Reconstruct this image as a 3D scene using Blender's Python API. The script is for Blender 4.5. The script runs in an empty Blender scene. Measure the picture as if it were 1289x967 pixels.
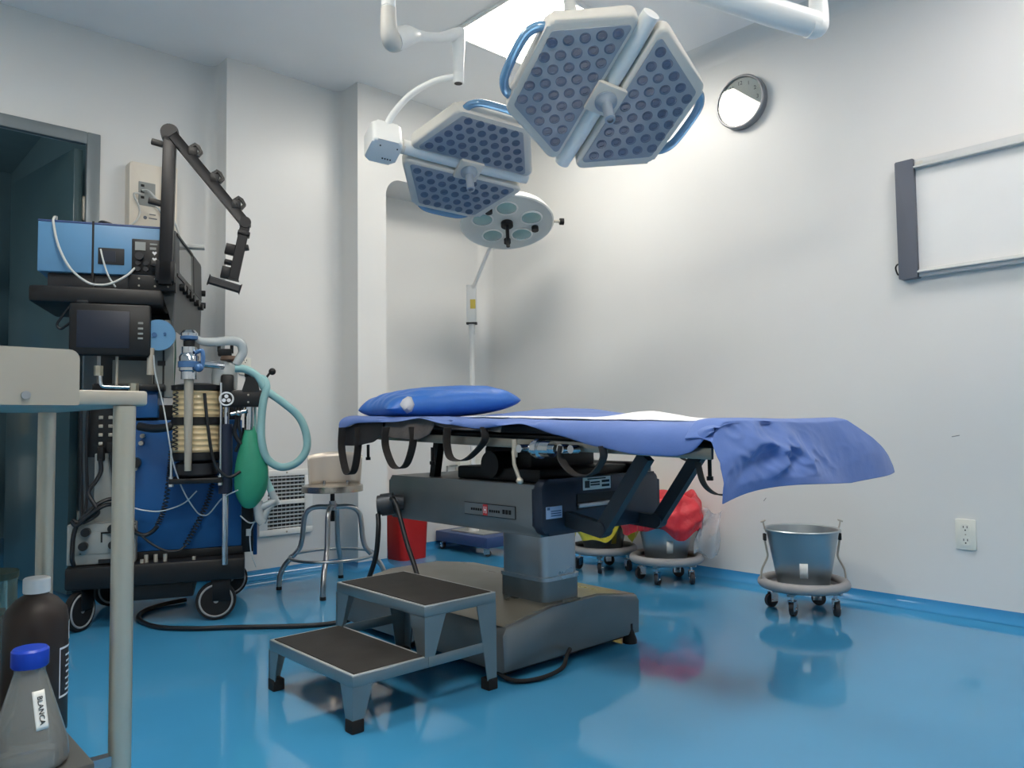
PANEL, FILL2, FILL3, FILL4, CORRIDOR, EXPOSURE = 17.0, 15.0, 42.0, 20.0, 24.0, 0.22
import bpy, bmesh, math, random
from mathutils import Vector, Matrix, Euler
random.seed(7)
SC = bpy.context.scene
COL = SC.collection
PI = math.pi

# ---------------------------------------------------------------- materials
def lin(c):
    c = c / 255.0
    return c / 12.92 if c <= 0.04045 else ((c + 0.055) / 1.055) ** 2.4

def rgb(r, g, b):
    return (lin(r), lin(g), lin(b), 1.0)

MATS = {}
def mat(name, col, rough=0.5, metal=0.0, noise=0.0, nscale=8.0, stretch=(1, 1, 1), bump=0.0, bscale=40.0,
        coat=0.0, trans=0.0, emit=0.0, rnoise=0.0, ior=1.45, spec=0.5, alpha=1.0, sheen=0.0, bdetail=4.0, bdist=0.01):
    if name in MATS:
        return MATS[name]
    m = bpy.data.materials.new(name)
    m.use_nodes = True
    nt = m.node_tree
    b = nt.nodes['Principled BSDF']
    c = rgb(*col)
    b.inputs['Base Color'].default_value = c
    b.inputs['Roughness'].default_value = rough
    b.inputs['Metallic'].default_value = metal
    b.inputs['IOR'].default_value = ior
    b.inputs['Specular IOR Level'].default_value = spec
    b.inputs['Coat Weight'].default_value = coat
    b.inputs['Coat Roughness'].default_value = 0.05
    b.inputs['Transmission Weight'].default_value = trans
    b.inputs['Alpha'].default_value = alpha
    b.inputs['Sheen Weight'].default_value = sheen
    if emit > 0:
        b.inputs['Emission Color'].default_value = c
        b.inputs['Emission Strength'].default_value = emit
    tc = nt.nodes.new('ShaderNodeTexCoord')
    mp = nt.nodes.new('ShaderNodeMapping')
    mp.inputs['Scale'].default_value = stretch
    nt.links.new(tc.outputs['Object'], mp.inputs['Vector'])
    n = nt.nodes.new('ShaderNodeTexNoise')
    n.inputs['Scale'].default_value = nscale
    n.inputs['Detail'].default_value = 4
    nt.links.new(mp.outputs['Vector'], n.inputs['Vector'])
    if noise > 0:
        r = nt.nodes.new('ShaderNodeMapRange')
        r.inputs['From Min'].default_value = 0.3
        r.inputs['From Max'].default_value = 0.7
        r.inputs['To Min'].default_value = 1 - noise
        r.inputs['To Max'].default_value = 1 + noise * 0.6
        nt.links.new(n.outputs['Fac'], r.inputs['Value'])
        mx = nt.nodes.new('ShaderNodeVectorMath')
        mx.operation = 'SCALE'
        mx.inputs[0].default_value = c[:3]
        nt.links.new(r.outputs['Result'], mx.inputs['Scale'])
        nt.links.new(mx.outputs['Vector'], b.inputs['Base Color'])
    if rnoise > 0:
        r2 = nt.nodes.new('ShaderNodeMapRange')
        r2.inputs['From Min'].default_value = 0.3
        r2.inputs['From Max'].default_value = 0.7
        r2.inputs['To Min'].default_value = max(0.02, rough - rnoise)
        r2.inputs['To Max'].default_value = rough + rnoise
        nt.links.new(n.outputs['Fac'], r2.inputs['Value'])
        nt.links.new(r2.outputs['Result'], b.inputs['Roughness'])
    if bump > 0:
        n2 = nt.nodes.new('ShaderNodeTexNoise')
        n2.inputs['Scale'].default_value = bscale
        n2.inputs['Detail'].default_value = bdetail
        nt.links.new(mp.outputs['Vector'], n2.inputs['Vector'])
        bp = nt.nodes.new('ShaderNodeBump')
        bp.inputs['Strength'].default_value = bump
        bp.inputs['Distance'].default_value = bdist
        nt.links.new(n2.outputs['Fac'], bp.inputs['Height'])
        nt.links.new(bp.outputs['Normal'], b.inputs['Normal'])
    MATS[name] = m
    return m

WALL = mat('wall_paint', (222, 222, 220), 0.32, noise=0.02, nscale=2, bump=0.04, bscale=3, bdist=0.02)
CEIL = mat('ceiling_paint', (243, 243, 243), 0.5, noise=0.02, nscale=2)
FLOOR = mat('blue_epoxy', (64, 142, 188), 0.07, noise=0.04, nscale=2.5, bump=0.05, bscale=1.6, bdist=0.02, rnoise=0.03, spec=0.8)
COVE = mat('blue_cove', (56, 136, 188), 0.12, noise=0.05, nscale=4, spec=0.6)
STEEL = mat('brushed_steel', (172, 175, 178), 0.3, 1.0, noise=0.03, nscale=5, rnoise=0.03)
STEELH = mat('brushed_steel_dull', (150, 150, 146), 0.38, 0.9, noise=0.08, nscale=8, stretch=(30, 30, 1), rnoise=0.06)
STEELW = mat('satin_aluminium', (176, 170, 158), 0.42, 0.4, noise=0.06, nscale=10, rnoise=0.08)
CHROME = mat('chrome', (205, 208, 212), 0.12, 1.0, noise=0.03)
GALV = mat('step_steel', (138, 146, 148), 0.32, 0.8, noise=0.05, nscale=5, rnoise=0.03)
TSTEEL = mat('table_steel', (122, 126, 128), 0.38, 0.7, noise=0.12, nscale=5, rnoise=0.1)
TDARK = mat('table_dark_metal', (66, 70, 76), 0.45, 0.5, noise=0.15, nscale=5, rnoise=0.1)
BLACK = mat('black_plastic', (15, 16, 19), 0.45, noise=0.15, nscale=20)
BLACKM = mat('black_metal', (20, 21, 25), 0.4, 0.3, noise=0.12, nscale=12)
CHAR = mat('charcoal_plastic', (40, 41, 45), 0.5, noise=0.1, nscale=18)
RUBBER = mat('black_rubber', (16, 16, 18), 0.75, noise=0.2, nscale=30, bump=0.15, bscale=150, bdist=0.002)
MATTE = mat('ribbed_rubber_mat', (44, 42, 40), 0.8, noise=0.22, nscale=14, bump=0.4, bscale=220, bdist=0.002)
WHITEP = mat('white_enamel', (232, 233, 231), 0.28, noise=0.02, nscale=6)
GREYP = mat('grey_shell', (208, 205, 198), 0.6, noise=0.04, nscale=8)
LENS = mat('lamp_lens_blue', (140, 148, 160), 0.3, noise=0.05, nscale=5, coat=0.15)
LENSD = mat('lamp_cell_dark', (92, 104, 126), 0.2, noise=0.12, nscale=30, coat=0.6)
GRIP = mat('clear_blue_grip', (120, 165, 205), 0.12, noise=0.05, coat=0.8, trans=0.25)
DRAPE = mat('blue_drape', (88, 116, 180), 0.75, noise=0.07, nscale=9, bump=0.25, bscale=16, bdist=0.01, sheen=0.15)
PILLOW = mat('blue_pillow', (50, 108, 190), 0.42, noise=0.08, nscale=12, bump=0.35, bscale=12, bdist=0.012)
SHEET = mat('white_sheet', (236, 236, 240), 0.8, noise=0.03, nscale=10, bump=0.2, bscale=20)
MATTRESS = mat('black_vinyl', (30, 30, 34), 0.5, noise=0.15, nscale=12)
GREYC = mat('grey_brown_cloth', (84, 80, 80), 0.85, noise=0.12, nscale=18, bump=0.2, bscale=60)
STRAP = mat('dark_strap', (46, 44, 44), 0.75, noise=0.2, nscale=40)
MBLUE = mat('machine_blue', (92, 140, 180), 0.4, noise=0.05, nscale=6)
MBLUED = mat('machine_body_blue', (30, 84, 142), 0.35, noise=0.06, nscale=5)
SCREEN = mat('dark_screen', (26, 34, 50), 0.45, noise=0.05)
BEIGE = mat('beige_plastic', (222, 214, 200), 0.5, noise=0.03)
IVORY = mat('ivory_plastic', (226, 226, 216), 0.45, noise=0.03)
GREYBOX = mat('grey_box_paint', (142, 146, 144), 0.5, noise=0.06)
CREAM = mat('bellows_cream', (206, 184, 142), 0.45, noise=0.12, nscale=10, coat=0.3)
GREEN = mat('green_bag', (46, 142, 112), 0.55, noise=0.12, nscale=9, bump=0.2, bscale=20)
TEAL = mat('teal_hose', (136, 178, 180), 0.4, noise=0.08, nscale=12)
CLEAR = mat('clear_hose', (214, 222, 224), 0.25, noise=0.05, trans=0.45)
TUBING = mat('clear_tubing', (200, 208, 212), 0.3, noise=0.05, trans=0.2)
VBLUE = mat('valve_blue', (72, 112, 160), 0.25, 0.4, noise=0.05, coat=0.5)
CABLEW = mat('pale_cable', (196, 198, 196), 0.5, noise=0.05)
CABLEB = mat('black_cable', (20, 24, 30), 0.45, noise=0.1)
RED = mat('red_plastic', (188, 34, 30), 0.42, noise=0.06, nscale=5)
REDBAG = mat('red_bag_film', (206, 52, 62), 0.4, noise=0.12, nscale=14, bump=0.6, bscale=16, bdist=0.02)
YELBAG = mat('yellow_bag_film', (226, 208, 70), 0.3, noise=0.1, nscale=14, bump=0.5, bscale=16, bdist=0.02)
CLRBAG = mat('clear_bag_film', (214, 216, 220), 0.3, noise=0.08, nscale=14, bump=0.5, bscale=18, bdist=0.02, alpha=0.32)
NAVY = mat('navy_enamel', (58, 78, 122), 0.42, noise=0.06)
GREYRING = mat('grey_bumper', (150, 150, 152), 0.55, noise=0.06, nscale=14)
LABELW = mat('white_label', (228, 228, 224), 0.6, noise=0.03)
LABELY = mat('yellow_label', (214, 190, 84), 0.6, noise=0.05)
LABELB = mat('pale_blue_label', (150, 176, 210), 0.55, noise=0.05)
INK = mat('black_ink', (30, 32, 36), 0.6)
INKR = mat('red_ink', (178, 44, 50), 0.5)
INKW = mat('white_ink', (222, 224, 228), 0.6)
GREYDK = mat('slate_grey', (92, 97, 108), 0.5, noise=0.04)
BOARD = mat('board_white', (226, 227, 226), 0.3, noise=0.015)
ALU = mat('aluminium_rail', (206, 208, 208), 0.38, 0.35, noise=0.04)
DOORF = mat('door_frame_grey', (122, 130, 134), 0.4, 0.3, noise=0.05)
DOORG = mat('door_leaf_teal', (70, 92, 96), 0.3, noise=0.06, nscale=2, coat=0.3)
CORR = mat('corridor_wall', (110, 132, 136), 0.5, noise=0.06)
BROWN = mat('brown_bottle', (48, 38, 33), 0.5, noise=0.08)
CAPW = mat('white_cap', (230, 230, 228), 0.45)
CAPB = mat('blue_cap', (34, 70, 190), 0.4, noise=0.04)
GLASS = mat('flask_glass_solid', (238, 242, 240), 0.03, trans=1.0, ior=1.45)
LIQ = mat('clear_liquid', (226, 232, 230), 0.02, trans=1.0, ior=1.33)
JAR = mat('jar_glass', (190, 215, 200), 0.05, trans=0.85, ior=1.45)
ORANGE = mat('orange_liquid', (206, 104, 40), 0.3, noise=0.05)
OXGLASS = mat('old_lamp_glass', (138, 172, 172), 0.1, noise=0.08, coat=0.8)
FLUO = mat('lamp_diffuser', (255, 253, 248), 0.5, emit=1.0)
PAD = mat('panel_white', (236, 238, 240), 0.4)

# ---------------------------------------------------------------- mesh builder
def frame_from(z):
    z = Vector(z).normalized()
    x = Vector((0, 0, 1)).cross(z) if abs(z.z) < 0.95 else Vector((1, 0, 0)).cross(z)
    x.normalize()
    y = z.cross(x)
    return Matrix((x, y, z)).transposed()

def smooth_path(pts, k=6, closed=False):
    P = [Vector(p) for p in pts]
    n = len(P)
    out = []
    rng = n if closed else n - 1
    for i in range(rng):
        p1, p2 = P[i], P[(i + 1) % n]
        p0 = P[(i - 1) % n] if (closed or i > 0) else p1 + (p1 - p2)
        p3 = P[(i + 2) % n] if (closed or i + 2 < n) else p2 + (p2 - p1)
        for j in range(k):
            t = j / k
            out.append(0.5 * ((2 * p1) + (p2 - p0) * t + (2 * p0 - 5 * p1 + 4 * p2 - p3) * t * t + (3 * p1 - p0 - 3 * p2 + p3) * t ** 3))
    if not closed:
        out.append(P[-1])
    return out

class MB:
    def __init__(self):
        self.bm = bmesh.new()

    def box(self, c, s, rot=None, bev=0.0, seg=2, taper=None):
        """box centred at c, size s; rot = 3x3 matrix or euler tuple; taper=(tx,ty) scales the top"""
        r = bmesh.ops.create_cube(self.bm, size=1.0)
        vs = r['verts']
        if taper:
            for v in vs:
                if v.co.z > 0:
                    v.co.x *= taper[0]
                    v.co.y *= taper[1]
        R = Matrix.Identity(3)
        if rot is not None:
            R = rot if isinstance(rot, Matrix) else Euler(rot).to_matrix()
        for v in vs:
            v.co = R @ Vector((v.co.x * s[0], v.co.y * s[1], v.co.z * s[2])) + Vector(c)
        if bev > 0:
            es = set()
            for v in vs:
                es.update(v.link_edges)
            bmesh.ops.bevel(self.bm, geom=list(es), offset=bev, segments=seg, profile=0.5, affect='EDGES')
        return self

    def b2(self, lo, hi, bev=0.0, seg=2):
        c = [(a + b) / 2 for a, b in zip(lo, hi)]
        s = [abs(b - a) for a, b in zip(lo, hi)]
        return self.box(c, s, None, bev, seg)

    def bar(self, p0, p1, w, h, bev=0.0, up=(0, 0, 1)):
        p0, p1 = Vector(p0), Vector(p1)
        d = (p1 - p0)
        L = d.length
        z = d.normalized()
        u = Vector(up)
        if abs(u.dot(z)) > 0.98:
            u = Vector((1, 0, 0))
        x = u.cross(z).normalized()
        y = z.cross(x)
        return self.box((p0 + p1) / 2, (w, h, L), Matrix((x, y, z)).transposed(), bev)

    def cyl(self, p0, p1, r0, r1=None, n=20, caps=True):
        r1 = r0 if r1 is None else r1
        p0, p1 = Vector(p0), Vector(p1)
        F = frame_from(p1 - p0)
        rings = []
        for p, r in ((p0, r0), (p1, r1)):
            rings.append([self.bm.verts.new(p + F @ Vector((r * math.cos(2 * PI * i / n), r * math.sin(2 * PI * i / n), 0))) for i in range(n)])
        for i in range(n):
            self.bm.faces.new((rings[0][i], rings[0][(i + 1) % n], rings[1][(i + 1) % n], rings[1][i]))
        if caps:
            self.bm.faces.new(rings[0][::-1])
            self.bm.faces.new(rings[1])
        return self

    def tube(self, pts, r, n=10, closed=False, k=0, caps=True):
        """round tube along pts; r number or list; k>0 smooths the path first"""
        m = len(pts)
        if k:
            if not isinstance(r, (int, float)):
                rr = []
                for i in range(m - 1):
                    for j in range(k):
                        rr.append(r[i] + (r[i + 1] - r[i]) * j / k)
                rr.append(r[-1])
                r = rr
            pts = smooth_path(pts, k, closed)
        P = [Vector(p) for p in pts]
        m = len(P)
        R = [r] * m if isinstance(r, (int, float)) else r
        T = []
        for i in range(m):
            a = P[(i - 1) % m] if (closed or i > 0) else P[i]
            b = P[(i + 1) % m] if (closed or i < m - 1) else P[i]
            T.append((b - a).normalized())
        F = frame_from(T[0])
        x = F.col[0].copy()
        rings = []
        for i in range(m):
            x = x - T[i] * x.dot(T[i])
            x.normalize()
            y = T[i].cross(x)
            rings.append([self.bm.verts.new(P[i] + (x * math.cos(2 * PI * j / n) + y * math.sin(2 * PI * j / n)) * R[i]) for j in range(n)])
        rng = m if closed else m - 1
        for i in range(rng):
            A, B = rings[i], rings[(i + 1) % m]
            for j in range(n):
                self.bm.faces.new((A[j], A[(j + 1) % n], B[(j + 1) % n], B[j]))
        if caps and not closed:
            self.bm.faces.new(rings[0][::-1])
            self.bm.faces.new(rings[-1])
        return self

    def ribbon(self, pts, wdir, w, t, k=0, closed=False):
        """flat strap along pts: width w along wdir, thickness t"""
        if k:
            pts = smooth_path(pts, k, closed)
        P = [Vector(p) for p in pts]
        W = Vector(wdir).normalized()
        m = len(P)
        rings = []
        for i in range(m):
            a = P[(i - 1) % m] if (closed or i > 0) else P[i]
            b = P[(i + 1) % m] if (closed or i < m - 1) else P[i]
            T = (b - a).normalized()
            N = T.cross(W).normalized()
            rings.append([self.bm.verts.new(P[i] + W * sx * w / 2 + N * sy * t / 2) for sx, sy in ((-1, -1), (1, -1), (1, 1), (-1, 1))])
        rng = m if closed else m - 1
        for i in range(rng):
            A, B = rings[i], rings[(i + 1) % m]
            for j in range(4):
                self.bm.faces.new((A[j], A[(j + 1) % 4], B[(j + 1) % 4], B[j]))
        if not closed:
            self.bm.faces.new(rings[0][::-1])
            self.bm.faces.new(rings[-1])
        return self

    def lathe(self, prof, n=32, M=None):
        """revolve (r, z) profile about z, then transform by 4x4 M"""
        M = M or Matrix.Identity(4)
        rings = []
        for r, z in prof:
            if r < 1e-6:
                rings.append([self.bm.verts.new(M @ Vector((0, 0, z)))])
            else:
                rings.append([self.bm.verts.new(M @ Vector((r * math.cos(2 * PI * i / n), r * math.sin(2 * PI * i / n), z))) for i in range(n)])
        for A, B in zip(rings, rings[1:]):
            if len(A) == 1 and len(B) == 1:
                continue
            for i in range(n):
                j = (i + 1) % n
                if len(A) == 1:
                    self.bm.faces.new((A[0], B[j], B[i]))
                elif len(B) == 1:
                    self.bm.faces.new((A[i], A[j], B[0]))
                else:
                    self.bm.faces.new((A[i], A[j], B[j], B[i]))
        return self

    def prism(self, poly, z0, z1, M=None, bev=0.0, seg=2):
        """extrude 2D polygon from z0 to z1, transform by 4x4 M"""
        M = M or Matrix.Identity(4)
        A = [self.bm.verts.new(M @ Vector((x, y, z0))) for x, y in poly]
        B = [self.bm.verts.new(M @ Vector((x, y, z1))) for x, y in poly]
        n = len(poly)
        fs = [self.bm.faces.new(A[::-1]), self.bm.faces.new(B)]
        for i in range(n):
            fs.append(self.bm.faces.new((A[i], A[(i + 1) % n], B[(i + 1) % n], B[i])))
        if bev > 0:
            es = set()
            for f in fs[:2]:
                es.update(f.edges)
            bmesh.ops.bevel(self.bm, geom=list(es), offset=bev, segments=seg, profile=0.5, affect='EDGES')
        return self

    def ball(self, c, r, sx=1, sy=1, sz=1, u=20, v=12):
        M = Matrix.Translation(Vector(c)) @ Matrix.Diagonal((r * sx, r * sy, r * sz, 1))
        bmesh.ops.create_uvsphere(self.bm, u_segments=u, v_segments=v, radius=1.0, matrix=M)
        return self

    def torus(self, c, R, r, axis=(0, 0, 1), n=40, m=10):
        F = frame_from(axis)
        pts = [Vector(c) + F @ Vector((R * math.cos(2 * PI * i / n), R * math.sin(2 * PI * i / n), 0)) for i in range(n)]
        return self.tube(pts, r, m, closed=True)

    def grid(self, f, nu, nv, thick=0.0):
        """surface f(u,v) -> Vector; optional thickness below along the normal is added with a modifier by the caller"""
        V = [[self.bm.verts.new(Vector(f(i / nu, j / nv))) for j in range(nv + 1)] for i in range(nu + 1)]
        for i in range(nu):
            for j in range(nv):
                self.bm.faces.new((V[i][j], V[i + 1][j], V[i + 1][j + 1], V[i][j + 1]))
        return self

    def build(self, name, material, parent=None, angle=38, flat=False, solid=0.0, sub=0, loc=None, rot=None, split=False):
        bmesh.ops.recalc_face_normals(self.bm, faces=self.bm.faces)
        if split:
            self.bm.verts.index_update()
            self.bm.verts.ensure_lookup_table()
            seen, first = set(), None
            for v0 in list(self.bm.verts):
                if v0.index in seen:
                    continue
                stack, isl = [v0], []
                seen.add(v0.index)
                while stack:
                    v = stack.pop()
                    isl.append(v)
                    for e in v.link_edges:
                        w_ = e.other_vert(v)
                        if w_.index not in seen:
                            seen.add(w_.index)
                            stack.append(w_)
                q = MB()
                mp = {v.index: q.bm.verts.new(v.co) for v in isl}
                for f in {f for v in isl for f in v.link_faces}:
                    q.bm.faces.new([mp[v.index] for v in f.verts])
                o = q.build(name, material, parent, angle, flat, solid, sub, loc, rot)
                first = first or o
            self.bm.free()
            return first
        me = bpy.data.meshes.new(name)
        self.bm.to_mesh(me)
        self.bm.free()
        if isinstance(material, (list, tuple)):
            for m in material:
                me.materials.append(m)
        else:
            me.materials.append(material)
        if not flat:
            for p in me.polygons:
                p.use_smooth = True
            me.set_sharp_from_angle(angle=math.radians(angle))
        o = bpy.data.objects.new(name, me)
        COL.objects.link(o)
        if parent is not None:
            o.parent = parent
        if loc is not None:
            o.location = loc
        if rot is not None:
            o.rotation_euler = rot
        if solid:
            md = o.modifiers.new('solid', 'SOLIDIFY')
            md.thickness = solid
            md.offset = 0
        if sub:
            md = o.modifiers.new('sub', 'SUBSURF')
            md.levels = sub
            md.render_levels = sub
        return o

def thing(name, label, cat, loc=(0, 0, 0), rotz=0.0, group=None, M=None):
    o = bpy.data.objects.new(name, None)
    COL.objects.link(o)
    o.empty_display_size = 0.05
    if M is not None:
        o.matrix_world = M
    else:
        o.location = loc
        o.rotation_euler = (0, 0, rotz)
    o['label'] = label
    o['category'] = cat
    if group:
        o['group'] = group
    return o

def tag(o, label, cat, group=None):
    o['label'] = label
    o['category'] = cat
    if group:
        o['group'] = group
    return o

def struct(o, label=None, cat=None):
    o['kind'] = 'structure'
    if label:
        o['label'] = label
    if cat:
        o['category'] = cat
    return o

def lab(o, label):
    o['label'] = label
    return o

def copy_tree(o, parent=None):
    c = o.copy()
    COL.objects.link(c)
    c.parent = parent
    for ch in list(o.children):
        copy_tree(ch, c)
    return c

def text(body, size, material, name, parent=None, M=None, extrude=0.0006, align='CENTER'):
    cu = bpy.data.curves.new(name, 'FONT')
    cu.body = body
    cu.size = size
    cu.extrude = extrude
    cu.align_x = align
    cu.align_y = 'CENTER'
    cu.resolution_u = 3
    o = bpy.data.objects.new(name, cu)
    COL.objects.link(o)
    dg = bpy.context.evaluated_depsgraph_get()
    me = bpy.data.meshes.new_from_object(o.evaluated_get(dg))
    bpy.data.objects.remove(o)
    bpy.data.curves.remove(cu)
    me.materials.clear()
    me.materials.append(material)
    m = bpy.data.objects.new(name, me)
    COL.objects.link(m)
    if parent is not None:
        m.parent = parent
    if M is not None:
        m.matrix_local = M
    return m

def basis(x, y, o):
    """4x4 with local x, y axes and origin o"""
    x = Vector(x).normalized()
    y = Vector(y).normalized()
    z = x.cross(y).normalized()
    m = Matrix((x, y, z)).transposed().to_4x4()
    m.translation = Vector(o)
    return m

def arc(cx, cy, r, a0, a1, n=6):
    return [(cx + r * math.cos(math.radians(a0 + (a1 - a0) * i / n)), cy + r * math.sin(math.radians(a0 + (a1 - a0) * i / n))) for i in range(n + 1)]

def rrect(x0, y0, x1, y1, r, n=5):
    return (arc(x1 - r, y1 - r, r, 0, 90, n) + arc(x0 + r, y1 - r, r, 90, 180, n) + arc(x0 + r, y0 + r, r, 180, 270, n) + arc(x1 - r, y0 + r, r, 270, 360, n))

def thin_glass(name, tint=(0.96, 0.98, 0.97)):
    m = bpy.data.materials.new(name)
    m.use_nodes = True
    nt = m.node_tree
    nt.nodes.clear()
    out = nt.nodes.new('ShaderNodeOutputMaterial')
    mix = nt.nodes.new('ShaderNodeMixShader')
    fr = nt.nodes.new('ShaderNodeFresnel'); fr.inputs['IOR'].default_value = 1.5
    tr = nt.nodes.new('ShaderNodeBsdfTransparent'); tr.inputs['Color'].default_value = (*tint, 1)
    gl = nt.nodes.new('ShaderNodeBsdfGlossy'); gl.inputs['Roughness'].default_value = 0.02
    nt.links.new(fr.outputs[0], mix.inputs[0]); nt.links.new(tr.outputs[0], mix.inputs[1]); nt.links.new(gl.outputs[0], mix.inputs[2])
    nt.links.new(mix.outputs[0], out.inputs['Surface'])
    return m
CGLASS = thin_glass('clock_glass')
PAIL = mat('pail_steel', (170, 178, 182), 0.36, 0.85, noise=0.02, nscale=3)
TRAY = mat('tray_metal', (120, 124, 128), 0.4, 0.6, noise=0.08)
def milky_glass(name, tint, haze, hcol):
    m = thin_glass(name, tint)
    nt = m.node_tree
    out = [n for n in nt.nodes if n.type == 'OUTPUT_MATERIAL'][0]
    src = out.inputs['Surface'].links[0].from_socket
    df = nt.nodes.new('ShaderNodeBsdfDiffuse'); df.inputs['Color'].default_value = hcol
    mx = nt.nodes.new('ShaderNodeMixShader'); mx.inputs[0].default_value = haze
    nt.links.new(src, mx.inputs[1]); nt.links.new(df.outputs[0], mx.inputs[2]); nt.links.new(mx.outputs[0], out.inputs['Surface'])
    return m
GLASS = milky_glass('flask_glass', (0.94, 0.95, 0.94), 0.2, rgb(222, 224, 220))
LIQ = milky_glass('flask_liquid', (0.88, 0.90, 0.89), 0.05, rgb(214, 216, 212))
JAR = milky_glass('jar_glass', (0.85, 0.92, 0.88), 0.18, rgb(170, 196, 184))
# ---------------------------------------------------------------- camera
cam_d = bpy.data.cameras.new('camera')
cam_d.sensor_fit = 'HORIZONTAL'
cam_d.sensor_width = 36.0
cam_d.lens = 36.0 * 968.0 / 1289.0
cam_d.clip_start = 0.05
cam = bpy.data.objects.new('camera', cam_d)
COL.objects.link(cam)
cr, cu_, cb = (0.735284, -0.677655, -0.011852), (-0.026768, -0.046508, 0.998559), (-0.67723, -0.733907, -0.052336)
cm = Matrix((cr, cu_, cb)).transposed().to_4x4()
cm.translation = (0, 0, 0.8)
cam.matrix_world = cm
SC.camera = cam

# ---------------------------------------------------------------- room shell
XR, XL, YF, H = 3.5, -1.6, -1.7, 2.77
struct(MB().b2((XL - 0.1, YF - 0.1, -0.1), (XR + 0.12, 6.9, 0.0)).build('floor', FLOOR), 'glossy blue epoxy floor')
struct(MB().b2((XL - 0.1, YF - 0.1, H), (XR + 0.12, 4.3, H + 0.1)).build('ceiling', CEIL), 'pale grey painted ceiling')
struct(MB().b2((XR, YF - 0.1, 0), (XR + 0.12, 4.3, H)).build('wall_right', WALL), 'white wall carrying the clock and the board')
struct(MB().b2((XL - 0.1, YF - 0.1, 0), (XR, YF, H)).build('wall_front', WALL), 'white wall opposite the door')
struct(MB().b2((XL - 0.1, YF, 0), (XL, 4.3, H)).build('wall_left', WALL), 'white wall at the side of the steel trolley')

w = MB()
prof = [(1.034, 4.3), (1.034, 4.12)] + arc(1.55, 4.06, 0.06, 90, 0) + [(1.61, 3.95)] + arc(2.225, 3.89, 0.06, 90, 0) \
    + [(2.285, 3.75), (2.475, 3.75), (2.475, 4.07)] + [(XR - 0.06, 4.07)] + [(XR, 4.01)] + [(XR, 4.3)]
prof = [(1.034, 4.3), (1.034, 4.12)] + [(1.55, 4.12)] + arc(1.55, 4.06, 0.06, 90, 0)[1:] + [(1.61, 3.95), (2.225, 3.95)] \
    + arc(2.225, 3.89, 0.06, 90, 0)[1:] + [(2.285, 3.75), (2.475, 3.75), (2.475, 4.07), (3.40, 4.07)] \
    + arc(3.40, 3.97, 0.10, 90, 0)[1:] + [(XR, 4.3)]
w.prism(prof, 0, H)
# header above the niche, rounded at its left end
hd = [(2.475, H), (2.475, 2.15)] + [(2.475 + 0.1 - 0.1 * math.cos(a), 2.15 + 0.104 * math.sin(a)) for a in [i * PI / 16 for i in range(1, 9)]] + [(XR, 2.254), (XR, H)]
w.prism(hd, -4.069, -3.75, basis((1, 0, 0), (0, 0, 1), (0, 0, 0)))
# wall to the left of the door and above it
w.b2((XL, 4.12, 0), (0.06, 4.3, H))
w.b2((0.06, 4.12, 2.245), (1.034, 4.3, H))
struct(w.build('wall_back', WALL, angle=30), 'white stepped wall with the niche, pillar and doorway')

# blue coved skirting
def cove_profile(r=0.05):
    return [(0, 0.0005)] + [(r - r * math.sin(a), r - r * math.cos(a) + 0.0005) for a in [i * PI / 12 for i in range(0, 7)]][::-1]
def cove(path, name, label, inward):
    """path: list of xy points; inward: list of unit normals pointing into the room"""
    m = MB()
    rings = []
    r = 0.045
    prof = [(r, 0.001)] + [(r - r * math.sin(a), r - r * math.cos(a) + 0.001) for a in [i * PI / 12 for i in range(1, 6)]] + [(0.0, r), (-0.01, r), (-0.01, 0.001)]
    for (x, y), (nx, ny) in zip(path, inward):
        rings.append([m.bm.verts.new((x + nx * (d + 0.001), y + ny * (d + 0.001), z)) for d, z in prof])
    for A, B in zip(rings, rings[1:]):
        for j in range(len(prof) - 1):
            m.bm.faces.new((A[j], A[j + 1], B[j + 1], B[j]))
    o = m.build(name, COVE, angle=60)
    return struct(o, label)
cove([(XR, YF), (XR, 3.97), (3.47, 4.04), (3.40, 4.07), (2.475, 4.07), (2.475, 3.75), (2.285, 3.75), (2.285, 3.89), (2.267, 3.932), (2.225, 3.95), (1.61, 3.95), (1.61, 4.06), (1.592, 4.102), (1.55, 4.12), (1.05, 4.12)],
     'baseboard_right', 'blue coved skirting along the white walls',
     [(-1, 0), (-1, 0), (-0.7, -0.7), (0, -1), (1, -1), (1, -1), (-1, -1), (-1, 0), (-0.7, -0.7), (0, -1), (-1, -1), (-1, 0), (-0.7, -0.7), (0, -1), (0, -1)])

# soft cove where the right wall meets the ceiling
c = MB()
r = 0.09
pf = [(XR, H - r)] + [(XR - r + r * math.cos(a), H - r + r * math.sin(a)) for a in [i * PI / 16 for i in range(1, 8)]] + [(XR - r, H), (XR, H)]
c.prism(pf, 1.7, -3.75, basis((1, 0, 0), (0, 0, 1), (0, 0, 0)))
struct(c.build('trim_1', WALL), 'white cove between the right wall and the ceiling')

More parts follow.
